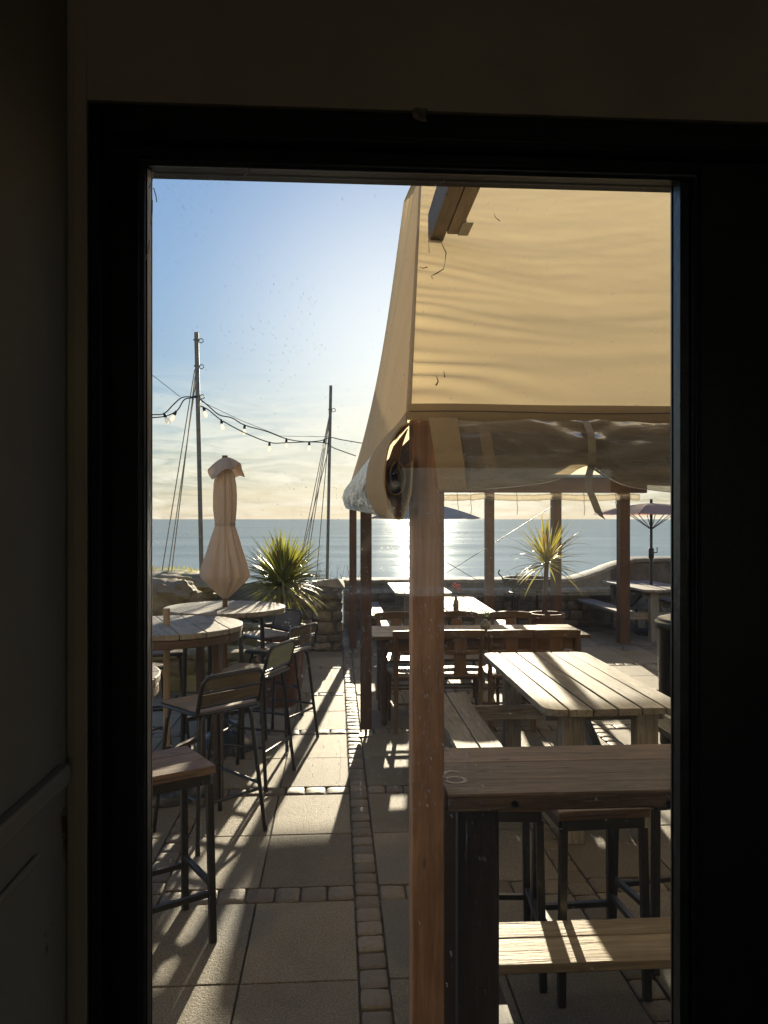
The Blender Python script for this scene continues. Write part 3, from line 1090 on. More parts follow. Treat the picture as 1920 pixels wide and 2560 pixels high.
# front curtain gathered up in a bag under the hem
def bag(x):
    """depth of the gathered curtain below the hem"""
    s_ = 0.178 - 0.036 * math.exp(-((x - 0.655) / 0.05) ** 2) - 0.026 * math.exp(-((x - 0.655) / 0.14) ** 2)
    return s_ + 0.006 * sin(x * 9) - 0.012 * max(0, (x - 0.75)) * 0


def curtain(x0, x1, skew0=0.0, skew1=0.0, out=0.0):
    def fn(u, v):
        x = x0 + (x1 - x0) * u
        xx = x + (skew0 * (1 - u) + skew1 * u) * v
        dp = bag(xx)
        a = v * PI * 1.12
        if v < 0.62:
            q = v / 0.62
            z = 1.984 - (dp + 0.012) * q
            y = YF - 0.005 - 0.040 * sin(q * PI * 0.62) - out
        else:
            q = (v - 0.62) / 0.38
            z = 1.972 - dp + dp * 0.75 * q * q + 0.0
            y = YF - 0.005 - 0.040 * sin(PI * 0.62) - out + 0.075 * sin(q * PI / 2)
        k = 0.0022 * mnoise.noise(Vector((xx * 9, v * 5, 6.1))) + 0.0022 * mnoise.noise(Vector((xx * 3 + v * 3, v * 9, 2.1)))
        pin = math.exp(-((xx - 0.655) / 0.16) ** 2)
        k += 0.0016 * pin * sin(v * 26 + abs(xx - 0.655) * 50)
        return Vector((xx, y - k * 1.4, z + k * 0.5))
    return fn


b = MB()
b.grid(curtain(0.24, 0.315, 0.035, 0.03, 0.006), 24, 40)
b.build('curtain_border', 'canvas_plain', sh)
b = MB()
b.grid(curtain(0.316, 1.45, 0.03, 0.0), 150, 44)
cp = b.build('curtain', 'clear_plastic', sh)
b = MB()
b.grid(curtain(0.37, 0.40, 0.03, 0.03, -0.012), 8, 36)
b.build('curtain_border', 'canvas_plain', sh)
b = MB()
# further folds of curtain gathered behind
b.sheet(lambda u, v: Vector((0.275 + u * 1.155, YF + 0.045 - 0.02 * sin(v * 3) + 0.012 * mnoise.noise(Vector((u * 9, v * 4, 0))), 2.005 - (bag(0.275 + u * 1.155) * 0.9 + 0.03) * v)), 80, 16, 0.006)
b.build('curtain_lining', 'lining_cloth', sh)
# tie strap round the bag with its loose tail
b = MB()
pts = [(1.975, -0.012), (1.94, -0.052), (1.89, -0.062), (1.86, -0.058), (1.835, -0.035), (1.80, -0.034), (1.77, -0.036), (1.74, -0.036), (1.725, -0.03)]
strip = [Vector((0.655 + (0.012 * max(0, i - 5)), YF + y - 0.006, z)) for i, (z, y) in enumerate(pts)]
b.sheet(lambda u, v: strip[min(8, int(u * 8))].lerp(strip[min(8, int(u * 8) + 1)], u * 8 - int(u * 8)) + Vector(((v - 0.5) * 0.019, 0, (v - .5) * (-0.012 if u > 0.9 else 0))), 40, 3, 0.002)
b.build('tie_strap', 'webbing', sh)


# side curtain rolled up along the left eave
def roll_prof(q):
    P = [(0.196, 1.972), (0.150, 1.955), (0.112, 1.905), (0.096, 1.845), (0.100, 1.785), (0.125, 1.735), (0.155, 1.722), (0.180, 1.748), (0.196, 1.80), (0.199, 1.87)]
    k = q * (len(P) - 1)
    i = min(int(k), len(P) - 2)
    f = k - i
    p0, p1, p2, p3 = P[max(i - 1, 0)], P[i], P[i + 1], P[min(i + 2, len(P) - 1)]
    o = []
    for j in range(2):
        a, b_, c_, d_ = p0[j], p1[j], p2[j], p3[j]
        o.append(0.5 * (2 * b_ + (c_ - a) * f + (2 * a - 5 * b_ + 4 * c_ - d_) * f * f + (3 * b_ - a - 3 * c_ + d_) * f ** 3))
    return o


def side(y0, y1, grow=0.0, crumple=0.0):
    def fn(u, v):
        y = y0 + (y1 - y0) * u
        x, z = roll_prof(v)
        f = (y - 2) / 7.8
        z = 1.975 + 0.2 * f - (1.975 - z) * (1 + 0.28 * f)
        x = 0.199 - (0.199 - x) * (1 + 0.05 * f)
        x = 0.199 - (0.199 - x) * (0.70 + 0.30 * min(1.0, max(0.0, (y - 2.0) / 0.30)))
        k = crumple * (mnoise.noise(Vector((y * 2.2, v * 6, 3))) + 0.6 * mnoise.noise(Vector((y * 6, v * 14, 7))))
        a = v * PI
        lift = 0.10 * (1 - v) * (u * 0 + 0)
        yoff = 0.0
        if grow:
            yoff = -0.04 * sin(v * PI)
        return Vector((x - (grow + k) * sin(a), y + yoff, z - k * cos(a) * 0.6 - grow * max(0, sin(a)) * 0.4))
    return fn


b = MB()
b.grid(side(2.32, 9.75, 0.0, 0.022), 120, 40)
b.build('side_curtain', 'rolled_plastic', sh)
b = MB()
b.sheet(side(2.0, 2.34, 0.004, 0.004), 16, 48, 0.004)
b.build('curtain_border', 'canvas_plain', sh)
b = MB()
# inner spiral of the roll
sp_ = []
for i in range(46):
    a = PI * 0.6 + i * 0.30
    r = 0.040 * (1 - i / 58)
    sp_.append((0.160 + r * 0.75 * cos(a), 1.835 + r * 1.5 * sin(a)))
b.sheet(lambda u, v: Vector((sp_[min(45, int(v * 45))][0], 2.025 + 0.5 * u + 0.012 * sin(v * 20), sp_[min(45, int(v * 45))][1] + 0.004 * mnoise.noise(Vector((u * 4, v * 20, 1))))), 6, 45, 0.003)
b.sheet(lambda u, v: Vector((0.19 - 0.025 * sin(v * 3), 2.035 + 0.5 * u, 1.96 - 0.2 * v)), 4, 12, 0.003)
b.build('roll_core', 'canvas_plain', sh)
# stay wires across the back
for pts in ([at_y(1117, 1432, 9.8), at_y(1377, 1268, 9.8)], [at_y(1117, 1406, 9.8), at_y(1195, 1452, 9.8)], [at_y(940, 1258, 6.0), at_y(960, 1290, 6.3), at_y(1000, 1299, 6.6)]):
    b = MB()
    b.tube(pts, 0.004, 6)
    b.build('stay_wire', 'cable_black', sh)


# ================================================================== FURNITURE PROTOTYPES
def make_bar_chair(kind):
    T = thing('bar_chair', '', 'bar chair')
    w, d, hs = 0.195, 0.185, 0.70
    s = MB()
    for k in range(3):
        y = -d + (k + 0.5) * 2 * d / 3
        s.box((0, y, hs + 0.012), (2 * w - 0.02, 2 * d / 3 - 0.003, 0.020))
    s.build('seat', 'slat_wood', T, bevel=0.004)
    s = MB()
    ring = []
    for (cx, cy, a0) in ((w - .03, d - .03, 0), (-w + .03, d - .03, PI / 2), (-w + .03, -d + .03, PI), (w - .03, -d + .03, 1.5 * PI)):
        ring += arc((cx, cy, hs + 0.006), 0.035, a0, a0 + PI / 2, 5, 'xy')
    s.tube(ring, 0.011, 8, True)
    s.build('seat_frame', 'black_metal', T)
    # back loop: rises from both sides of the seat
    s = MB()
    hb, yb = 0.905, -0.235

    def tilt(p):
        f = (p.z - hs) / (hb - hs)
        return Vector((p.x, -d + 0.01 + (yb + d - 0.01) * f, p.z))
    loop = [Vector((-w, 0, hs + 0.005)), Vector((-w, 0, hb - 0.06))] + [Vector((-w + 0.055 - 0.055 * cos(a), 0, hb - 0.055 + 0.055 * sin(a))) for a in [PI / 2 * i / 6 for i in range(7)]]
    loop += [Vector((-p.x, 0, p.z)) for p in reversed(loop)]
    loop = [tilt(p) for p in loop]
    loop = [Vector((-w, -d + 0.09, hs + 0.004)), Vector((-w, -d + 0.03, hs + 0.006))] + loop[0:] + [Vector((w, -d + 0.03, hs + 0.006)), Vector((w, -d + 0.09, hs + 0.004))]
    s.tube(loop, 0.0115, 8)
    if kind == 'slats':
        s.tube([tilt(Vector((-w, 0, 0.822))), tilt(Vector((w, 0, 0.822)))], 0.009, 8)
    s.tube([tilt(Vector((-w, 0, 0.745))), tilt(Vector((w, 0, 0.745)))], 0.009, 8)
    s.build('back_frame', 'black_metal', T)
    s = MB()
    ang = math.atan2(yb + d, hb - hs)
    R = Matrix.Rotation(-ang, 3, 'X')
    if kind == 'slats':
        for (z0, z1, sh_) in ((0.755, 0.812, 0), (0.832, 0.895, 0.012)):
            s.box(tilt(Vector((0, 0, (z0 + z1) / 2))), (2 * w - 0.018 - 2 * sh_, 0.014, z1 - z0), R)
        s.build('backrest', 'back_slat_shaded', T, bevel=0.004)
    else:
        s.box(tilt(Vector((0, 0, 0.824))), (2 * w - 0.022, 0.014, 0.138), R)
        s.build('backrest', 'green_board' if kind == 'board' else 'back_slat_shaded', T, bevel=0.012)
    for sx in (-1, 1):
        for sy in (-1, 1):
            s = MB()
            s.tube([(sx * 0.10, sy * 0.125, hs - 0.004), (sx * 0.135, sy * 0.14, hs - 0.010), (sx * 0.158, sy * 0.150, hs - 0.03), (sx * 0.168, sy * 0.158, hs - 0.08), (sx * 0.215, sy * 0.215, 0.012)], 0.0115, 8)
            s.tube([(sx * 0.215, sy * 0.215, 0.03), (sx * 0.2165, sy * 0.2165, 0.0)], 0.0135, 8)
            s.build('leg', 'black_metal', T)
    s = MB()

    def corner(sx, sy, z):
        f = (hs - 0.08 - z) / (hs - 0.08)
        return Vector((sx * (0.168 + 0.047 * f), sy * (0.158 + 0.057 * f), z))
    for (a, c_, z) in (((-1, -1), (1, -1), 0.235), ((-1, 1), (1, 1), 0.30), ((-1, -1), (-1, 1), 0.265), ((1, -1), (1, 1), 0.265)):
        s.tube([corner(*a, z), corner(*c_, z)], 0.0095, 8)
    s.build('foot_rail', 'black_metal', T)
    return T


def make_stool():
    T = thing('bar_stool', '', 'bar stool')
    w = 0.165
    s = MB()
    for k in range(3):
        s.box((0, -w + (k + .5) * 2 * w / 3, 0.702), (2 * w + 0.01, 2 * w / 3 - 0.002, 0.036))
    s.build('seat', 'dark_worn_wood', T, bevel=0.004)
    s = MB()
    for sg in (-1, 1):
        s.box((0, sg * (w - 0.018), 0.664), (2 * w - 0.03, 0.026, 0.038))
        s.box((sg * (w - 0.018), 0, 0.664), (0.026, 2 * w - 0.064, 0.036))
    s.build('seat_frame', 'black_metal', T, bevel=0.002)
    for sx in (-1, 1):
        for sy in (-1, 1):
            s = MB()
            a, e = Vector((sx * (w - 0.017), sy * (w - 0.017), 0.645)), Vector((sx * (w - 0.006), sy * (w - 0.006), 0))
            s.bar(e, a, 0.027, 0.027, (0, 1, 0))
            s.build('leg', 'black_metal', T, bevel=0.002)
    s = MB()
    q = w - 0.009
    for sg in (-1, 1):
        s.box((0, sg * q, 0.20), (2 * q - 0.024, 0.022, 0.022))
        s.box((sg * q, 0, 0.235), (0.022, 2 * q - 0.024, 0.022))
    s.build('foot_rail', 'black_metal', T, bevel=0.002)
    return T


def disc_boards(mb, r, nb, z0, z1, gap=0.004, wav=0.0):
    wdt = 2 * r / nb
    for k in range(nb):
        a, e = -r + k * wdt + gap / 2, -r + (k + 1) * wdt - gap / 2
        up, dn = [], []
        N = 14
        for i in range(N + 1):
            y = a + (e - a) * i / N
            x = math.sqrt(max(0, r * r - y * y)) + wav * mnoise.noise(Vector((y * 8, k, 0)))
            up.append((x, y))
            dn.append((-x, y))
        mb.prism(up + dn[::-1], z0, z1)


def round_table(label, loc, rz, r, h, thick, legs_r, leg_w, top_mat, metal, group):
    T = thing('round_table', label, 'table', loc, 0, group)
    s = MB()
    disc_boards(s, r, 6, h - 0.034, h, 0.005)
    for v in range(len(s.v)):
        pass
    tp_ = s.build('tabletop', top_mat, None, bevel=0.005)
    tp_.parent = T
    tp_.rotation_euler = (0, 0, rz)
    if thick:
        s = MB()
        disc_boards(s, r - 0.006, 5, h - 0.085, h - 0.036, 0.004)
        u_ = s.build('table_underside', 'leg_wood' if not metal else 'weathered_wood', None, bevel=0.006)
        u_.parent = T
        u_.rotation_euler = (0, 0, rz + 1.4)
    else:
        s = MB()
        s.tube([(r * 0.985 * cos(2 * PI * i / 40), r * 0.985 * sin(2 * PI * i / 40), h - 0.042) for i in range(40)], 0.008, 6, True)
        u_ = s.build('table_rim', 'black_metal', None)
        u_.parent = T
    zt = h - (0.087 if thick else 0.04)
    for k in range(4):
        a = rz + PI / 4 + k * PI / 2
        s = MB()
        p = Vector((legs_r * cos(a), legs_r * sin(a), 0))
        if metal:
            s.tube([p * 1.1, p + Vector((0, 0, zt))], leg_w / 2, 8)
        else:
            s.bar(p, p * 0.97 + Vector((0, 0, zt)), leg_w, leg_w, (cos(a), sin(a), 0))
        l_ = s.build('leg', 'black_metal' if metal else 'leg_wood', None, bevel=0.003)
        l_.parent = T
    s = MB()
    for k in range(2):
        a = rz + PI / 4 + k * PI / 2
        q = Vector((legs_r * cos(a), legs_r * sin(a), 0)) * 0.98
        s.bar(q + Vector((0, 0, 0.22 + 0.035 * k)), -q + Vector((0, 0, 0.22 + .035 * k)), 0.03, 0.03)
    l_ = s.build('stretcher', 'black_metal' if metal else 'leg_wood', None, bevel=0.003)
    l_.parent = T
    return T


def make_picnic(L=1.7, Wd=0.775, nb=6, thick=0.038):
    T = thing('picnic_table', '', 'picnic table')
    h = 0.74
    s = MB()
    bw = Wd / nb
    for k in range(nb):
        x0, x1 = -Wd / 2 + k * bw + 0.005, -Wd / 2 + (k + 1) * bw - 0.005
        hl = L / 2 + random.uniform(-0.006, 0.006)
        rc = 0.085
        if k == 0:
            poly = [(x1, -hl), (x1, hl)] + [(x0 + rc - rc * sin(a), hl - rc + rc * cos(a)) for a in [PI / 2 * i / 6 for i in range(7)]] + [(x0 + rc - rc * cos(a), -hl + rc - rc * sin(a)) for a in [PI / 2 * i / 6 for i in range(7)]]
        elif k == nb - 1:
            poly = [(x0, hl), (x0, -hl)] + [(x1 - rc + rc * sin(a), -hl + rc - rc * cos(a)) for a in [PI / 2 * i / 6 for i in range(7)]] + [(x1 - rc + rc * cos(a), hl - rc + rc * sin(a)) for a in [PI / 2 * i / 6 for i in range(7)]]
        else:
            poly = [(x0, -hl), (x1, -hl), (x1, hl), (x0, hl)]
        dz = random.uniform(-0.0015, 0.0015)
        s.prism(poly, h - thick + dz, h + dz, None, 'y')
    s.build('tabletop', 'weathered_wood', T, bevel=0.004)
    for y in (-L / 2 + 0.22, 0, L / 2 - 0.22):
        s = MB()
        s.box((0, y, h - thick - 0.036), (Wd - 0.12, 0.045, 0.07))
        s.build('batten', 'weathered_wood', T, bevel=0.003)
    for sy in (-1, 1):
        for sx in (-1, 1):
            s = MB()
            s.box((sx * 0.2, sy * (L / 2 - 0.22 + 0.07), (h - thick - 0.001) / 2), (0.118, 0.09, h - thick - 0.001))
            s.build('leg', 'weathered_wood', T, bevel=0.004)
    for sy in (-1, 1):
        s = MB()
        s.box((0, sy * (L / 2 - 0.22 + 0.005), 0.355), (1.50, 0.04, 0.10))
        s.build('cross_beam', 'weathered_wood', T, bevel=0.003)
        s = MB()
        s.bar((0, sy * 0.08, h - thick - 0.06), (0, sy * (L / 2 - 0.24), 0.38), 0.085, 0.045, (1, 0, 0))
        s.build('brace', 'weathered_wood', T, bevel=0.003)
    for sx in (-1, 1):
        s = MB()
        for k in range(2):
            xc = sx * (0.655) + (k - 0.5) * 0.137
            hl = L / 2
            x0, x1 = xc - 0.065, xc + 0.065
            s.prism([(x0, -hl + 0.02), (x0 + 0.03, -hl), (x1 - 0.03, -hl), (x1, -hl + 0.02), (x1, hl - 0.02), (x1 - 0.03, hl), (x0 + 0.03, hl), (x0, hl - 0.02)], 0.412, 0.45, None, 'y')
        s.build('bench_seat', 'weathered_wood', T, bevel=0.004)
    return T


def make_chair():
    T = thing('dining_chair', '', 'chair')
    s = MB()
    poly = [(-0.20, 0.19), (-0.175, -0.19), (0.175, -0.19), (0.20, 0.19), (0.12, 0.215), (-0.12, 0.215)]
    s.prism(poly, 0.43, 0.452)
    s.build('seat', 'brown_wood', T, bevel=0.008)
    for sx in (-1, 1):
        s = MB()
        s.tube([(sx * 0.175, 0.17, 0.43), (sx * 0.18, 0.175, 0.2), (sx * 0.178, 0.175, 0)], [0.019, 0.018, 0.013], 8)
        s.build('leg', 'brown_wood', T)
        s = MB()
        s.tube([(sx * 0.175, -0.24, 0), (sx * 0.168, -0.19, 0.25), (sx * 0.165, -0.175, 0.44), (sx * 0.172, -0.20, 0.62), (sx * 0.178, -0.245, 0.80)], [0.016, 0.019, 0.02, 0.018, 0.016], 8)
        s.build('leg', 'brown_wood', T)
    s = MB()
    N = 12
    for (zc, hh, wd, dep, bow) in ((0.795, 0.055, 0.2, 0.028, 0.045), (0.64, 0.035, 0.165, 0.018, 0.03)):
        P = []
        for i in range(N + 1):
            x = -wd + 2 * wd * i / N
            y = -0.205 - (0.04 if zc > .7 else 0.0) - bow * (1 - (x / wd) ** 2) + bow * 0.5
            P.append((x, y))
        vs, fs = [], []
        for (x, y) in P:
            up = 0.010 * (1 - (x / wd) ** 2) if zc > .7 else 0
            vs += [(x, y - dep / 2, zc - hh / 2), (x, y + dep / 2, zc - hh / 2), (x, y + dep / 2 - .004, zc + hh / 2 + up), (x, y - dep / 2 - .004, zc + hh / 2 + up)]
        for i in range(N):
            for k in range(4):
                l = (k + 1) % 4
                fs.append((i * 4 + k, (i + 1) * 4 + k, (i + 1) * 4 + l, i * 4 + l))
        fs += [(0, 1, 2, 3), (N * 4 + 3, N * 4 + 2, N * 4 + 1, N * 4)]
        s.add(vs, fs)
    s.box((0, -0.205, 0.60), (0.10, 0.012, 0.34), Matrix.Rotation(rad(9), 3, 'X'))
    s.build('backrest', 'brown_wood', T, bevel=0.004)
    s = MB()
    for sx in (-1, 1):
        s.tube([(sx * 0.178, 0.175, 0.18), (sx * 0.17, -0.2, 0.18)], 0.010, 8)
    s.tube([(-0.178, 0.0, 0.18), (0.178, 0.0, 0.18)], 0.010, 8)
    s.tube([(-0.178, 0.175, 0.27), (0.178, 0.175, 0.27)], 0.010, 8)
    s.build('stretcher', 'brown_wood', T)
    return T


# ================================================================== LEFT: HIGH TABLES, BAR CHAIRS
GRT = 'round high tables on the left'
T1, T2, T3 = (-1.06, 4.9), (-0.835, 5.86), (-1.17, 3.3)
round_table('thick round plank table on timber legs, with a short pole stub through its centre', (*T1, 0), rad(-69), 0.47, 1.06, True, 0.38, 0.044, 'weathered_wood', False, GRT)
round_table('thin round wooden table with a folded parasol standing through it', (*T2, 0), rad(75), 0.45, 1.06, False, 0.30, 0.036, 'weathered_wood', True, GRT)
round_table('round table with only its pale rim showing at the left edge of the glass', (*T3, 0), rad(35), 0.42, 1.06, True, 0.24, 0.05, 'weathered_wood', False, GRT)
GBC = 'bar chairs with black tube frames'
ca = make_bar_chair('slats')
cb = make_bar_chair('board')
cdk = make_bar_chair('plank')
place(ca, (-0.695, 4.29, 0), rz_facing(-0.68, 0.73), 'nearest bar chair, seen from behind with two shaded back slats', GBC)
place(cb, (-0.565, 5.17, 0), rz_facing(-0.93, 0.36), 'bar chair with a plain greenish back board, right of the thick round table', GBC)
place(ca, (-0.44, 6.02, 0), rz_facing(-0.86, 0.5), 'bar chair with two back slats standing between the green backed chair and the brown planter', GBC)
place(cdk, (-0.60, 6.81, 0), rz_facing(-0.77, -0.64), 'farthest bar chair, facing the door with a brown plank back under the spiky palm', GBC)
place(ca, (-1.36, 6.0, 0), rz_facing(0.25, -0.97), 'bar chair with sunlit seat behind the thick round table', GBC)
place(cdk, (-1.42, 5.33, 0), rz_facing(0.8, -0.55), 'bar chair with shaded seat at the far left of the thick round table', GBC)
GST = 'backless bar stools with wooden seats'
st = make_stool()
place(st, (-0.718, 3.22, 0), rad(31), 'backless stool in the left foreground with thick brown plank seat', GST)

# parasol folded
pz = thing('folded_parasol', 'closed dusty pink parasol standing in the thin round table', 'parasol', (*T2, 0))
cx, cy = T2
def fold(a, z):
    k = a + 0.5 * sin(a * 2 + z * 1.3) * 0.4
    r1 = abs(sin(k * 4 + z * 1.2)) ** 0.7
    r2 = abs(sin(k * 7 + 1.0 - z * 2.0)) ** 0.8
    return 0.80 + 0.22 * r1 + 0.10 * r2 + 0.04 * mnoise.noise(Vector((cos(a) * 2, sin(a) * 2, z * 7)))



b = MB()
b.lathe([(0.012, 1.118), (0.045, 1.145), (0.095, 1.20), (0.145, 1.25), (0.172, 1.285), (0.176, 1.305), (0.168, 1.34), (0.155, 1.39), (0.138, 1.45), (0.118, 1.52), (0.10, 1.585), (0.083, 1.64), (0.072, 1.675), (0.070, 1.685), (0.078, 1.72), (0.086, 1.80), (0.090, 1.90), (0.086, 1.98), (0.07, 2.06), (0.03, 2.12)], 96, (cx, cy, 0), fold)
b.build('canopy', 'parasol_cloth', pz)
b = MB()
def cap(u, v):
    a = 2 * PI * u
    drop = 0.105 + 0.045 * sin(a * 2 - 0.4) + 0.02 * sin(a * 5)
    r = 0.012 + (0.118 + 0.02 * sin(a * 2 - 0.4)) * (v ** 0.85) * (0.93 + 0.09 * abs(sin(a * 4)))
    return Vector((cx + 0.01 + r * cos(a), cy + r * sin(a), 2.185 - drop * v ** 1.25))


b.sheet(cap, 64, 14, 0.004)
b.build('canopy_cap', 'parasol_cloth', pz)
b = MB()
b.lathe([(0.074, 1.668), (0.077, 1.678), (0.077, 1.690), (0.074, 1.700)], 32, (cx, cy, 0), fold, None, False)
b.build('tie_band', 'parasol_cloth', pz)
b = MB()
b.tube([(cx, cy, 0.05), (cx, cy, 1.9)], 0.019, 12)
b.tube([(cx, cy, 2.15), (cx, cy, 2.20)], 0.022, 10)
b.build('pole', 'brown_wood', pz)


def parasol_base(label, x, y, r, stub):
    T = thing('parasol_base', label, 'parasol base', (x, y, 0), 0, 'parasol bases under the round tables')
    s = MB()
    s.lathe([(r, 0), (r, 0.03), (r * 0.93, 0.055), (r * 0.7, 0.10), (r * 0.4, 0.13), (0.04, 0.145), (0.03, 0.15), (0.03, 0.30), (0.0285, 0.30)], 36, (x, y, 0))
    s.build('weight', 'base_plastic', T)
    if stub:
        s = MB()
        s.tube([(x, y, 0.14), (x, y, 1.16)], 0.021, 12)
        s.build('pole', 'slat_wood', T)
    return T


parasol_base('dark domed parasol base under the thin round table', cx, cy, 0.23, False)
parasol_base('dark domed parasol base holding the bare wooden pole stub', T1[0], T1[1], 0.25, True)


# ------------------------------------------------------------------ palms in pots
def spiky(name, label, cat, x, y, zc, n, L, zbase, mat_leaf, seed, lean=(0, 0), group=None, droop=1.0):
    rr = random.Random(seed)
    T = thing(name, label, cat, (x, y, zbase), 0, group)
    s = MB()
    s.tube([(x - lean[0] * 0.3, y, zbase), (x - lean[0] * 0.2, y, (zbase + zc) / 2), (x, y, zc)], [0.035, 0.03, 0.026], 10)
    s.build('trunk', 'leg_wood', T)
    s = MB()
    for i in range(n):
        a = rr.uniform(0, 2 * PI)
        el = rad(rr.choice([rr.uniform(45, 88), rr.uniform(10, 60), rr.uniform(-35, 30)]))
        l = L * rr.uniform(0.75, 1.12)
        d = Vector((cos(a) * cos(el), sin(a) * cos(el), sin(el)))
        side_ = Vector((-sin(a), cos(a), 0))
        w0 = rr.uniform(0.010, 0.016)
        N = 7
        vs, gs, fs = [], [], []
        p = Vector((x, y, zc)) + Vector((rr.uniform(-.012, .012), rr.uniform(-.012, .012), rr.uniform(-0.05, 0.02)))
        g_ = rr.uniform(0.02, 0.11) * droop * (1.2 - el / 2)
        tone = rr.random()
        if tone > 0.92:
            g_ += 0.16
        for k in range(N + 1):
            f = k / N
            w = w0 * (0.55 + 1.2 * f if f < 0.35 else (1.0 - ((f - 0.35) / 0.65) ** 1.6)) + 0.0006
            nrm = side_.cross(d).normalized()
            vs += [p - side_ * w, p - nrm * (w * 0.45), p + side_ * w]
            gs += [Vector((f * l, -w, 0)), Vector((f * l, 0, 0)), Vector((f * l, w, 0))]
            p = p + d * (l / N)
            d = (d + Vector((0, 0, -1)) * g_ * (0.4 + 1.6 * f)).normalized()
        for k in range(N):
            for j in range(2):
                q = k * 3 + j
                fs.append((q, q + 1, q + 4, q + 3))
        s.add(vs, fs, gs, tone)
    s.build('crown', mat_leaf, T)
    return T


def pot(label, x, y, r, h, mat, group):
    T = thing('planter', label, 'planter', (x, y, 0), 0, group)
    s = MB()
    s.lathe([(r * 0.78, 0), (r * 0.84, h * 0.2), (r * 0.93, h * 0.6), (r * 0.97, h * 0.9), (r * 1.04, h * 0.91), (r * 1.04, h), (r * 0.90, h), (r * 0.88, h * 0.88)], 40, (x, y, 0), None, None, False)
    s.build('pot', mat, T)
    s = MB()
    s.lathe([(r * 0.885, h * 0.86), (r * 0.885, h * 0.9), (r * 0.4, h * 0.915), (0.01, h * 0.92)], 32, (x, y, 0))
    s.build('soil', 'soil', T)
    return T


GP = 'round planters'
pot('tall reddish brown planter behind the bar chairs, holding the big spiky palm', -0.53, 7.72, 0.235, 0.66, 'terracotta', GP)
pot('lower brown planter behind the green backed bar chair', -0.52, 7.22, 0.205, 0.60, 'terracotta', GP)
GPL = 'spiky palms in pots'
spiky('palm_plant', 'dense spiky green palm in the planter by the stone pillar', 'palm', -0.53, 7.72, 1.08, 360, 0.54, 0.60, 'leaf_blade', 4, group=GPL)
pp = at_y(1367, 1400, 9.3)
pot('brown pot with pale rim beyond the dining chairs, holding the slim palm', pp.x, 9.3, 0.21, 0.57, 'terracotta', GP)
spiky('palm_plant', 'slim palm with sparse yellow green leaves inside the shelter', 'palm', pp.x, 9.3, 1.19, 95, 0.60, 0.52, 'leaf_yellow', 8, lean=(0.1, 0), group=GPL)

# ================================================================== RIGHT: HIGH TABLE, STOOLS
ht = thing('high_table', 'heavy dark plank high table just outside the door with a low foot plank', 'high table', (0.95, 2.27, 0), 0)
rot = Matrix.Rotation(rad(0.8), 3, 'Z')
x0, x1 = 0.295, 1.60
H = 0.985
b = MB()
for (y0, y1, dz) in ((2.045, 2.315, 0.0), (2.319, 2.475, -0.002)):
    b.box(((x0 + x1) / 2, (y0 + y1) / 2 - 0.01, H - 0.024 + dz), (x1 - x0, y1 - y0, 0.048))
tt = b.build('tabletop', 'dark_worn_wood', ht, bevel=0.005)
b = MB()
for px_ in (1287, 1672):
    p = at_y(px_, 2009, 2.035)
    b = MB()
    b.lathe([(0.0095, 0.0), (0.0095, 0.004), (0.006, 0.005), (0.0055, 0.001)], 20, (0, 0, 0))
    k = len(b.v) - 80
    for i in range(k, len(b.v)):
        v = b.v[i]
        b.v[i] = Vector((p.x + v.x, 2.035 - v.z, p.z + v.y))
    b.build('bolt_hole', 'black_paint', tt)
for (xa, xm) in ((0.335, 0.45), (1.44, 1.555)):
    for (ya, yb2) in ((2.10, 2.145), (2.40, 2.445)):
        b = MB()
        b.box(((xa + xm) / 2, (ya + yb2) / 2, (H - 0.049) / 2), (xm - xa, yb2 - ya, H - 0.049))
        b.build('leg', 'black_wood', ht, bevel=0.003)
for xm in (0.475, 1.415):
    b = MB()
    b.box((xm, 2.37, 0.279), (0.043, 0.49, 0.06))
    b.build('foot_bearer', 'black_wood', ht)
b = MB()
b.box((0.945, 2.426, 0.325), (0.98, 0.150, 0.03))
b.box((0.945, 2.555, 0.325), (0.98, 0.10, 0.03))
b.build('foot_plank', 'honey_wood', ht, bevel=0.004)
# painted figure 6 at the left end of the table top
b = MB()
six = []
cxs, cys = 0.335, 2.155
for i in range(40):
    a = i / 39
    if a < 0.4:
        q = a / 0.4
        ang = PI * 0.28 + q * (PI * 0.75)
        six.append((cxs + 0.030 * cos(ang), cys + 0.022 + 0.05 * sin(ang)))
    else:
        q = (a - 0.4) / 0.6
        ang = PI * 1.03 + q * 2 * PI
        six.append((cxs + 0.001 + 0.028 * cos(ang), cys - 0.005 + 0.026 * sin(ang)))
wv_ = 0.0055
vs, fs = [], []
for i, (x, y) in enumerate(six):
    a, e = six[max(0, i - 1)], six[min(39, i + 1)]
    d = Vector((e[0] - a[0], e[1] - a[1])).normalized()
    vs += [(x - d.y * wv_, y + d.x * wv_, H + 0.0012), (x + d.y * wv_, y - d.x * wv_, H + 0.0012)]
fs = [(2 * i, 2 * i + 1, 2 * i + 3, 2 * i + 2) for i in range(39)]
b.add(vs, fs)
plain('faded_paint', (0.36, 0.31, 0.24), 0.7, 0, 0.5, 60)
b.build('painted_number', 'faded_paint', tt, smooth=False)
place(st, (0.605, 2.93, 0), rad(-4), 'leftmost of the stools beyond the high table, mostly behind its dark leg', GST).scale = (1, 1, 0.955)
place(st, (0.945, 2.84, 0), rad(3), 'stool with pale seat seen squarely under the middle of the high table', GST).scale = (1, 1, 0.955)
place(st, (1.335, 3.02, 0), rad(9), 'stool under the right end of the high table, cut off by the door frame', GST).scale = (1, 1, 0.955)

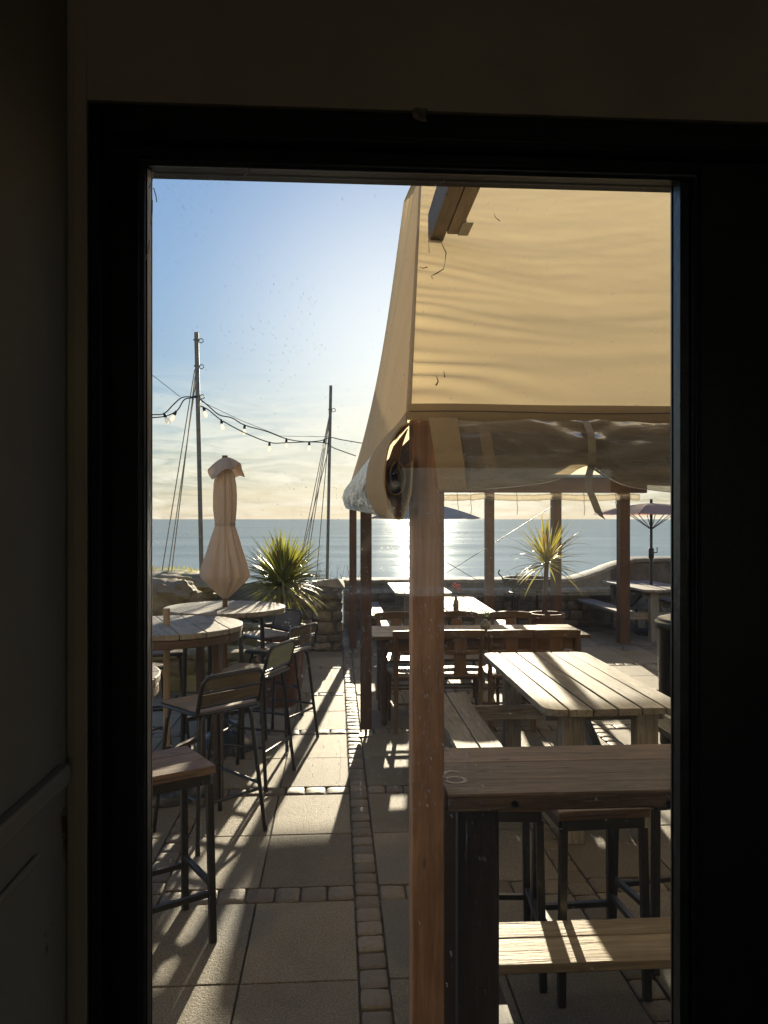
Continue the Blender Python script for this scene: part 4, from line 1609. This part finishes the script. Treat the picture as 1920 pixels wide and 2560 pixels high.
# ================================================================== PICNIC TABLES
GPT = 'weathered picnic tables with attached benches'
pt = make_picnic()
place(pt, (1.455, 4.74, 0), 0, 'nearest picnic table, with bare weathered planks in front of the dark high table', GPT)
place(pt, (1.325, 8.78, 0), rad(-1), 'glaring sunlit picnic table behind the dining table, carrying the red flowers', GPT)
place(pt, (1.17, 11.0, 0), 0, 'picnic table out by the sea wall, left of the red flowers', GPT)
place(pt, (4.64, 11.25, 0), rad(1), 'picnic table by the curved wall with an open pink parasol', GPT)

# ================================================================== DINING TABLE AND CHAIRS
dt = thing('dining_table', 'long brown dining table with turned legs inside the shelter', 'dining table', (1.22, 6.66, 0))
b = MB()
for (y0, y1) in ((6.34, 6.555), (6.558, 6.773), (6.776, 6.99)):
    b.box((1.22, (y0 + y1) / 2, 0.735), (1.84, y1 - y0, 0.03))
b.build('tabletop', 'brown_wood', dt, bevel=0.006)
b = MB()
for y in (6.42, 6.91):
    b.box((1.22, y, 0.67), (1.62, 0.022, 0.098))
for x in (0.41, 2.03):
    b.box((x, 6.665, 0.67), (0.022, 0.468, 0.096))
b.build('apron', 'brown_wood', dt, bevel=0.002)
for x in (0.40, 2.04):
    for y in (6.42, 6.91):
        b = MB()
        b.lathe([(0.018, 0), (0.028, 0.03), (0.022, 0.07), (0.03, 0.12), (0.035, 0.30), (0.03, 0.45), (0.022, 0.50), (0.036, 0.53), (0.036, 0.55), (0.025, 0.57), (0.038, 0.60), (0.038, 0.719)], 14, (x, y, 0))
        b.build('leg', 'leg_wood', dt)
GDC = 'brown wooden chairs round the dining table'
dc = make_chair()
for (x, y, r_, lab) in ((0.64, 6.38, 3, 'brown chair tucked in at the left end of the near side of the dining table'),
                        (1.02, 6.40, -4, 'brown chair right beside the nearest post on the near side of the dining table'),
                        (1.41, 6.37, 2, 'brown chair second from the right on the near side of the dining table'),
                        (1.79, 6.36, -3, 'brown chair at the right end of the near side of the dining table'),
                        (0.58, 7.10, 182, 'brown chair with broad top rail across the left end of the dining table'),
                        (1.15, 7.12, 178, 'brown chair on the far side of the dining table, behind the small round vase'),
                        (1.66, 7.08, 176, 'brown chair across the dining table, in front of the palm pot')):
    place(dc, (x, y, 0), rad(r_), lab, GDC)
# things on the tables
v = at_h(1213, 1580, 0.751)
ov = thing('round_vase', 'small round mottled vase with a sprig on the dining table', 'vase', (v.x, v.y, 0.751))
b = MB()
b.lathe([(0.02, 0.0), (0.036, 0.02), (0.043, 0.05), (0.036, 0.08), (0.02, 0.098), (0.015, 0.11), (0.013, 0.11)], 24, (v.x, v.y, 0.751))
b.build('pot', 'ceramic', ov)


def sprig(T, c, n, L, mat, seed, r=0.014):
    rr = random.Random(seed)
    s = MB()
    for i in range(n):
        a = rr.uniform(0, 2 * PI)
        l = L * rr.uniform(0.5, 1)
        e = Vector((cos(a) * 0.45 * l, sin(a) * 0.45 * l, l))
        s.tube([c, Vector(c) + e * 0.5 + Vector((0, 0, 0.01)), Vector(c) + e], 0.0016, 5)
        for k in range(4):
            q = Vector(c) + e * (0.4 + 0.2 * k)
            u = Vector((rr.uniform(-1, 1), rr.uniform(-1, 1), rr.uniform(-.2, 1))).normalized()
            w = u.cross(Vector((0.3, 0.2, 1))).normalized()
            s.add([q, q + u * r + w * r * .4, q + u * 2 * r, q + u * r - w * r * .4], [(0, 1, 2, 3)])
    return s.build('sprig', mat, T)


sprig(ov, (v.x, v.y, 0.855), 7, 0.09, 'sprig', 2)
v = at_h(1140, 1532, 0.742)
fv = thing('flower_vase', 'slim glass bottle of red flowers on the sunlit picnic table', 'vase', (v.x, v.y, 0.742))
b = MB()
b.lathe([(0.026, 0.0), (0.03, 0.01), (0.031, 0.10), (0.02, 0.135), (0.014, 0.16), (0.016, 0.185), (0.013, 0.185)], 20, (v.x, v.y, 0.742))
b.build('bottle', 'ceramic', fv)
sprig(fv, (v.x, v.y, 0.92), 6, 0.12, 'sprig', 5)
b = MB()
rr = random.Random(9)
for (ox, oz) in ((-0.035, 0.27), (0.02, 0.285), (0.005, 0.255), (0.03, 0.25), (-0.01, 0.295)):
    b.rock((v.x + ox, v.y + rr.uniform(-.03, .03), 0.742 + oz), (0.04, 0.04, 0.03), rr.randint(0, 999), 0.3, 4, 2)
b.build('blossom', 'flower_red', fv)

# ================================================================== BIN
bx_, by_ = 2.675, 5.62
bn = thing('litter_bin', 'black cylindrical bin with domed lid at the right edge of the glass', 'bin', (bx_, by_, 0))
b = MB()
b.lathe([(0.22, 0), (0.235, 0.03), (0.245, 0.5), (0.258, 0.90), (0.262, 0.905), (0.262, 0.925)], 40, (bx_, by_, 0))
bd = b.build('body', 'black_plastic', bn)
b = MB()
b.lathe([(0.275, 0.90), (0.28, 0.925), (0.275, 0.95), (0.255, 0.958), (0.25, 0.975), (0.18, 0.995), (0.05, 1.005), (0.002, 1.006)], 40, (bx_, by_, 0))
b.build('lid', 'black_plastic', bn)
b = MB()


def lab(u, v):
    a = rad(228) + u * rad(40)
    z = 0.62 + 0.13 * v
    r = 0.2515 + 0.0 * z + (z - 0.5) * 0.0325
    return Vector((bx_ + r * cos(a), by_ + r * sin(a), z))


b.sheet(lab, 10, 2, 0.001)
b.build('label_sticker', 'sticker', bn)


# ================================================================== OPEN PARASOLS
def open_parasol(label, x, y, zr, zt, R, n, mat, base, rot=0.0, zfoot=0.0):
    T = thing('open_parasol', label, 'parasol', (x, y, zfoot), 0, 'open parasols near the sea wall')
    s = MB()
    for k in range(n):
        a0, a1 = rot + 2 * PI * k / n, rot + 2 * PI * (k + 1) / n

        def fn(u, v, a0=a0, a1=a1):
            A = Vector((cos(a0), sin(a0), 0))
            B = Vector((cos(a1), sin(a1), 0))
            d = A.lerp(B, u)
            sag = 0.04 * sin(PI * u) * v * (1 if v > 0.01 else 0)
            return Vector((x, y, 0)) + d * (R * v + 0.01) + Vector((0, 0, zt - (zt - zr) * v + 0.05 * sin(PI * v) * 0.6 - sag * 0.4))
        s.sheet(fn, 6, 8, 0.003)
    s.build('canopy', mat, T)
    s = MB()
    s.tube([(x, y, zfoot), (x, y, zt + 0.06)], 0.021, 12)
    s.build('pole', 'black_metal', T)
    s = MB()
    for k in range(n):
        a = rot + 2 * PI * k / n
        s.tube([(x + cos(a) * 0.02, y + sin(a) * 0.02, zt - 0.03), (x + cos(a) * R * 0.97, y + sin(a) * R * 0.97, zr - 0.006)], 0.007, 6)
        s.tube([(x + cos(a) * 0.025, y + sin(a) * 0.025, zr - 0.22), (x + cos(a) * R * 0.5, y + sin(a) * R * 0.5, (zr + zt) / 2 - 0.01)], 0.006, 6)
    s.build('rib', 'black_metal', T)
    s = MB()
    s.lathe([(0.03, zfoot + 1.13), (0.04, zfoot + 1.15), (0.04, zfoot + 1.27), (0.03, zfoot + 1.29)], 14, (x, y, 0))
    s.tube([(x, y, zfoot + 1.22), (x + 0.09, y, zfoot + 1.22), (x + 0.09, y, zfoot + 1.30)], 0.008, 8)
    s.build('crank', 'black_metal', T)
    if base:
        s = MB()
        s.lathe([(0.26, 0), (0.26, 0.05), (0.2, 0.07), (0.05, 0.09), (0.03, 0.30), (0.025, 0.3)], 28, (x, y, 0))
        s.build('base', 'base_plastic', T)
    return T


q = at_y(1628, 1290, 11.25)
open_parasol('open pink parasol above the picnic table by the curved wall', q.x, 11.25, 1.80, 1.96, 0.86, 8, 'parasol_pink', True, 0.2)
q = at_y(1050, 1290, 11.6)
open_parasol('open grey parasol behind the shelter, left of the slim palm', q.x, 11.6, 1.735, 1.98, 1.10, 4, 'parasol_grey', True, PI / 4)

# ================================================================== FIRE BOWL
q = at_y(1320, 1460, 11.4)
fb = thing('planter_bowl', 'wide dark iron bowl of twigs by the sea wall', 'bowl', (q.x, 11.4, 0))
b = MB()
b.lathe([(0.12, 0.66), (0.25, 0.675), (0.34, 0.73), (0.385, 0.80), (0.395, 0.845), (0.375, 0.845), (0.36, 0.80), (0.30, 0.74), (0.02, 0.72)], 40, (q.x, 11.4, 0), None, None, False)
b.build('bowl', 'rust_iron', fb)
b = MB()
for k in range(4):
    a = PI / 4 + k * PI / 2
    b.tube([(q.x + 0.30 * cos(a), 11.4 + 0.30 * sin(a), 0), (q.x + 0.26 * cos(a), 11.4 + 0.26 * sin(a), 0.70)], 0.018, 8)
b.tube([(q.x + 0.27 * cos(2 * PI * i / 30), 11.4 + 0.27 * sin(2 * PI * i / 30), 0.62) for i in range(30)], 0.014, 8, True)
b.build('stand', 'rust_iron', fb)
b = MB()
for k in range(2):
    sx_ = -1 if k else 1
    b.tube([(q.x + sx_ * 0.37, 11.4, 0.82)] + [(q.x + sx_ * (0.40 + 0.05 * sin(PI * i / 6)), 11.4, 0.86 + 0.06 * i / 3) for i in range(6)], 0.010, 8)
b.build('handle', 'rust_iron', fb)
b = MB()
rr = random.Random(3)
for i in range(26):
    a, r_ = rr.uniform(0, 2 * PI), rr.uniform(0, 0.3)
    p = Vector((q.x + r_ * cos(a), 11.4 + r_ * sin(a), 0.74))
    e = p + Vector((rr.uniform(-.12, .12), rr.uniform(-.1, .1), rr.uniform(0.08, 0.22)))
    b.tube([p, p.lerp(e, .5) + Vector((rr.uniform(-.02, .02), 0, 0.01)), e], [0.006, 0.005, 0.002], 5)
b.build('twigs', 'rust_iron', fb)


# ================================================================== WALLS
def stone_run(mb, A, B, z0, z1, th, course=0.14, seed=1, rough=0.10, inset=0.02):
    """courses of irregular blocks round a solid core"""
    rr = random.Random(seed)
    A, B = Vector((*A, 0)), Vector((*B, 0))
    d = (B - A)
    L = d.length
    d.normalize()
    n = Vector((-d.y, d.x, 0))
    ang = math.atan2(d.y, d.x)
    R = Matrix.Rotation(ang, 3, 'Z')
    mb.box(A + d * (L / 2) + Vector((0, 0, (z0 + z1) / 2 - 0.02)), (L - 0.04, th * 0.90, z1 - z0 - 0.03), R, 0.0)
    z = z0
    while z < z1 - 0.03:
        h = min(course * rr.uniform(0.75, 1.3), z1 - z)
        if z1 - (z + h) < 0.05:
            h = z1 - z
        s_ = rr.uniform(-0.1, 0)
        while s_ < L:
            l = rr.uniform(0.18, 0.42)
            a0, a1 = max(s_, 0), min(s_ + l, L)
            if a1 - a0 > 0.05:
                for sg in (-1, 1):
                    c_ = A + d * ((a0 + a1) / 2) + n * (sg * th * 0.27) + Vector((0, 0, z + h / 2))
                    mb.rock(c_, (a1 - a0 - 0.008, th * 0.48 + rr.uniform(-.01, .03), h - 0.006), rr.randint(0, 99999), rough, 4, 5.0, ang)
            s_ += l
        z += h


# left boundary: stone wall ending in a pillar
w = thing('stone_wall', 'rough brown stone wall with end pillar behind the big spiky palm', 'wall', (-1.5, 10.2, 0))
b = MB()
stone_run(b, (-0.30, 10.25), (0.09, 10.25), 0, 0.86, 0.50, 0.13, 7)
b.build('pillar', 'wall_stone', w)
b = MB()
b.add([Vector(p) for p in ((-0.33, 9.97, 0.86), (0.12, 9.97, 0.82), (0.12, 10.53, 0.82), (-0.33, 10.53, 0.86), (-0.30, 10.0, 0.91), (0.02, 9.99, 0.955), (0.10, 10.5, 0.90), (-0.28, 10.5, 0.90))],
      [(3, 2, 1, 0), (4, 5, 6, 7), (0, 1, 5, 4), (1, 2, 6, 5), (2, 3, 7, 6), (3, 0, 4, 7)])
b.build('coping', 'coping', w, bevel=0.015)
b = MB()
stone_run(b, (-1.45, 10.3), (-0.28, 10.3), 0, 0.86, 0.42, 0.15, 8)
b.build('wall_run', 'wall_stone', w)
# grey rendered panel
gw = MB()
p0, p1 = at_y(500, 1400, 10.1).x, at_y(640, 1400, 10.1).x
gw.box(((p0 + p1) / 2 - 0.2, 10.0, 0.44), (p1 - p0 + 0.9, 0.08, 0.92))
g_ = gw.build('slate_panel', 'slate_render', None, bevel=0.01, loc=((p0 + p1) / 2, 10.0, 0))
tag(g_, 'smooth blue grey panel standing between the boulders and the stone wall', 'panel')
# low mossy walls
lw = MB()
stone_run(lw, (-4.2, 7.95), (-0.80, 7.95), 0, 0.40, 0.42, 0.17, 12, 0.14)
o = lw.build('low_wall', 'mossy_stone', None, loc=(-2.4, 7.95, 0))
tag(o, 'low mossy stone wall behind the round tables, nearest of the low walls', 'wall')
lw = MB()
stone_run(lw, (-2.4, 8.9), (-0.62, 8.9), 0, 0.52, 0.4, 0.18, 15, 0.14)
o = lw.build('low_wall', 'mossy_stone', None, loc=(-1.5, 8.9, 0))
tag(o, 'second low stone wall, under the folded parasol in front of the grey panel', 'wall')
# boulders stacked at the left
GB = 'large rounded boulders at the left'
for (px_, py_, Y, size, lab_, sd_) in ((405, 1500, 8.6, (0.72, 0.55, 0.42), 'big rounded boulder at the left edge, nearest of the stacked boulders', 2),
                                       (425, 1470, 9.6, (1.10, 0.6, 0.36), 'broad flat boulder lying on top behind the nearest boulder', 5),
                                       (470, 1525, 9.45, (0.55, 0.5, 0.34), 'squarish boulder under the broad flat one', 9),
                                       (400, 1585, 8.75, (0.9, 0.6, 0.40), 'dark boulder at the bottom of the left stack', 13)):
    p = at_y(px_, py_, Y)
    b = MB()
    b.rock(p, size, sd_, 0.16, 12, 3.6)
    o = b.build('boulder', 'boulder_stone', None, loc=tuple(p - Vector((0, 0, size[2] / 2))))
    tag(o, lab_, 'boulder', GB)
for i, (px_, py_, Y, size, lab_) in enumerate(((440, 1600, 9.35, (1.2, 0.6, 0.6), 'deep shaded boulder carrying the stacked boulders, behind the mossy wall'),)):
    p = at_y(px_, py_, Y)
    p.z = size[2] / 2
    b = MB()
    b.rock(p, size, 31, 0.14, 12, 4)
    tag(b.build('boulder', 'boulder_stone', None, loc=(p.x, p.y, 0)), lab_, 'boulder', GB)
# grassy bank beyond
b = MB()


def bank(u, v):
    x = -14 + 13.2 * u
    y = 11.5 + 4.5 * v
    z = 0.2 + 0.72 * sin(PI * min(1, v * 1.1 + 0.15)) + 0.10 * mnoise.noise(Vector((x * 0.9, y * 0.9, 0)))
    z *= min(1, (1 - u) * 9)
    return Vector((x, y, z - 0.06))


b.grid(bank, 60, 20)
struct(b.build('grass_bank', 'grass_green'))
b = MB()
rr = random.Random(21)
for i in range(2600):
    u, v = rr.uniform(0.4, 0.95), rr.uniform(0.1, 0.8)
    p = bank(u, v)
    a = rr.uniform(0, 2 * PI)
    w_ = Vector((cos(a), sin(a), 0)) * 0.006
    hgt_ = rr.uniform(0.03, 0.10)
    tip = p + Vector((rr.uniform(-.03, .03), rr.uniform(-.03, .03), hgt_))
    b.add([p - w_, p + w_, tip], [(0, 1, 2)])
o = b.build('grass', 'leaf_yellow', None)
o['kind'] = 'stuff'
tag(o, 'short yellowish grass on the bank beyond the boulders', 'grass')
# dry stems by the pillar
dp = at_y(850, 1440, 11.6)
T = thing('dry_plant', 'thin dry brown stems rising behind the stone pillar', 'plant', (dp.x, 11.6, 0))
b = MB()
for i in range(34):
    a = rr.uniform(-0.35, 0.35)
    x = dp.x + rr.uniform(-0.28, 0.25)
    b.tube([(x, 11.6 + a, 0), (x + rr.uniform(-.05, .05), 11.6 + a, 0.55), (x + rr.uniform(-.14, .14), 11.6 + a, rr.uniform(0.75, 1.12))], [0.004, 0.003, 0.0015], 5)
b.build('stems', 'dry_stem', T)
# sea wall with a ledge and a rising curved end
sw_ = thing('sea_wall', 'long low sea wall with pale ledge, rising in a curve on the right', 'wall', (3.5, 12.6, 0))
b = MB()


def top(x):
    f = min(1, max(0, (x - 3.75) / 1.35))
    f = f * f * (3 - 2 * f)
    return 0.735 + 0.335 * f


X0, X1 = 0.12, 9.0
N = 120
vs, fs = [], []
for i in range(N + 1):
    x = X0 + (X1 - X0) * i / N
    z = top(x)
    vs += [(x, 12.45, -0.03), (x, 12.45, z - 0.05), (x, 12.85, z - 0.05), (x, 12.85, -0.6)]
for i in range(N):
    for k in range(3):
        a = i * 4 + k
        fs.append((a, a + 4, a + 5, a + 1))
fs += [(0, 1, 2, 3), (N * 4 + 3, N * 4 + 2, N * 4 + 1, N * 4)]
b.add(vs, fs, None, 0.5)
b.build('wall_body', 'sea_wall_stone', sw_)
b = MB()
vs, fs = [], []
for i in range(N + 1):
    x = X0 - 0.02 + (X1 - X0 + 0.04) * i / N
    z = top(x) + 0.012 * mnoise.noise(Vector((x * 7, 0, 0)))
    vs += [(x, 12.41, z - 0.05), (x, 12.41, z), (x, 12.60, z + 0.03), (x, 12.89, z), (x, 12.89, z - 0.05)]
for i in range(N):
    for k in range(5):
        a, c_ = i * 5 + k, i * 5 + (k + 1) % 5
        fs.append((a, a + 5, c_ + 5, c_))
fs += [(0, 1, 2, 3, 4), tuple(N * 5 + k for k in (4, 3, 2, 1, 0))]
b.add(vs, fs, None, 0.5)
b.build('coping', 'coping', sw_)
b = MB()
x = X0
k = 0
while x < 4.1:
    l = 0.62 + 0.1 * sin(k * 2.3)
    b.box((x + l / 2, 12.26, 0.575), (l - 0.008, 0.36, 0.05), None, 0.5 + 0.3 * sin(k))
    x += l
    k += 1
b.build('ledge', 'coping', sw_, bevel=0.006)
b = MB()
stone_run(b, (X0, 12.28), (4.1, 12.28), -0.02, 0.54, 0.26, 0.13, 40, 0.10)
b.build('ledge_base', 'sea_wall_stone', sw_)


# ================================================================== POLES AND STRING LIGHTS
def pole(label, top_px, bot_px, Y, r, rope_pts, clips):
    a, e = at_y(*top_px, Y), at_y(*bot_px, Y)
    base = a + (e - a) * ((a.z + 0.1) / (a.z - e.z))
    T = thing('light_pole', label, 'pole', base, 0, 'tall thin poles carrying the string lights')
    s = MB()
    s.tube([base, a.lerp(base, 0.5), a], r, 12)
    s.build('mast', 'galvanised', T)
    s = MB()
    for py in clips:
        f = (py - top_px[1]) / (bot_px[1] - top_px[1])
        c_ = a.lerp(e, f)
        s.tube([c_ + Vector((r * 1.25 * cos(k * PI / 6), r * 1.25 * sin(k * PI / 6), 0.0)) for k in range(12)], 0.009, 6, True)
        s.tube([c_ + Vector((r + 0.03 + 0.035 * cos(k * PI / 5), 0, -0.01 + 0.03 * sin(k * PI / 5))) for k in range(10)], 0.007, 6, True)
    s.build('clip', 'galvanised', T)
    for (p, q_, dy) in rope_pts:
        s = MB()
        A_, B_ = at_y(*p, Y), at_y(*q_, Y + dy)
        far = A_ + (B_ - A_) * ((A_.z - 0.25) / (A_.z - B_.z))
        s.tube([A_, far], 0.0085, 6)
        s.build('rope', 'rope_pale', T)
    return T


Y1, Y2 = 11.2, 13.6
pole('taller left pole with looped clips, behind the folded parasol', (491, 831), (504, 1430), Y1, 0.032, [((487, 924), (421, 1330), 0.3), ((488, 940), (440, 1340), 0.1), ((489, 960), (425, 1400), 0.5)], (850, 915, 990))
pole('shorter right pole with a fan of ropes, behind the stone pillar', (827, 964), (818, 1440), Y2, 0.027, [((823, 1040), (765, 1330), 0.4), ((823, 1045), (774, 1330), 0.2), ((824, 1050), (780, 1330), 0.0), ((822, 1120), (762, 1360), 0.6), ((824, 1060), (800, 1340), 0.1)], (1024,))


def string_lights(label, path, bulbs):
    pts = [at_y(x, y, Y1 + (Y2 - Y1) * max(-0.4, min(1.4, (x - 497) / 325.0))) for x, y in path]
    # smooth the cable
    P = []
    for i in range(len(pts) - 1):
        p0, p1, p2, p3 = pts[max(0, i - 1)], pts[i], pts[i + 1], pts[min(len(pts) - 1, i + 2)]
        for k in range(8):
            f = k / 8
            P.append(0.5 * ((2 * p1) + (p2 - p0) * f + (2 * p0 - 5 * p1 + 4 * p2 - p3) * f * f + (3 * p1 - p0 - 3 * p2 + p3) * f ** 3))
    P.append(pts[-1])
    T = thing('string_light', label, 'string lights', pts[0], 0, 'strings of bulbs between the poles')
    s = MB()
    s.tube(P, 0.0085, 6)
    s.build('cable', 'cable_black', T)
    for (bx, by, tilt_) in bulbs:
        want = at_y(bx, by, Y1 + (Y2 - Y1) * max(-0.4, min(1.4, (bx - 497) / 325.0)))
        c_ = min(P, key=lambda p: (p - want).length)
        d = Vector((tilt_, 0, -1)).normalized()
        s = MB()
        s.tube([c_ + d * -0.01, c_ + d * 0.02, c_ + d * 0.055], [0.012, 0.02, 0.024], 10)
        so = s.build('socket', 'cable_black', T)
        s = MB()
        prof_ = [(0.05, 0.013), (0.075, 0.024), (0.10, 0.033), (0.125, 0.034), (0.145, 0.026), (0.157, 0.012), (0.16, 0.002)]
        s.tube([c_ + d * a for a, _ in prof_], [r_ for _, r_ in prof_], 12)
        s.build('bulb', 'bulb_glass', so)
    return T


string_lights('upper string of bulbs sagging from the taller pole to the shorter pole',
              [(497, 995), (520, 1014), (548, 1037), (580, 1045), (612, 1063), (665, 1078), (716, 1097), (760, 1104), (800, 1102), (826, 1094), (852, 1099), (905, 1108)],
              [(497, 996, 0.0), (612, 1063, -0.1), (716, 1097, 0), (812, 1100, -0.05)])
string_lights('lower string of bulbs sagging from the taller pole towards the canopy',
              [(494, 1012), (520, 1024), (553, 1050), (612, 1082), (674, 1106), (715, 1107), (773, 1105), (815, 1108), (835, 1120), (890, 1140)],
              [(510, 1002, 0.3), (553, 1050, 0.2), (674, 1106, -0.05), (773, 1105, 0)])
string_lights('string of bulbs looping from the taller pole off to the left',
              [(330, 1042), (381, 1037), (410, 1034), (435, 1010), (455, 994), (480, 992), (497, 990)],
              [(412, 1034, 0.5)])
string_lights('second looped string of bulbs left of the taller pole',
              [(330, 1046), (381, 1044), (415, 1040), (443, 1026), (460, 1000), (478, 995), (497, 993)],
              [(441, 1028, -0.5)])
b = MB()
b.tube([at_y(300, 880, 10.9), at_y(384, 940, 11), at_y(450, 992, Y1)], 0.004, 5)
b.tube([at_y(504, 1004, Y1), at_y(600, 1050, 12), at_y(700, 1090, 12.8), at_y(826, 1092, Y2)], 0.004, 5)
tag(b.build('support_wire', 'cable_black', None, loc=tuple(at_y(497, 990, Y1))), 'thin wire running above the string lights past both poles', 'wire')
# hanging rope from the thin table
b = MB()
b.tube([(-0.80 + 0.5 * i / 12, 6.15, 0.99 - 0.16 * sin(PI * i / 24 * 1.0)) for i in range(13)], 0.011, 8)
tag(b.build('hanging_rope', 'cable_black', None, loc=(-0.8, 6.15, 0.95)), 'dark rope slung under the thin round table', 'rope')
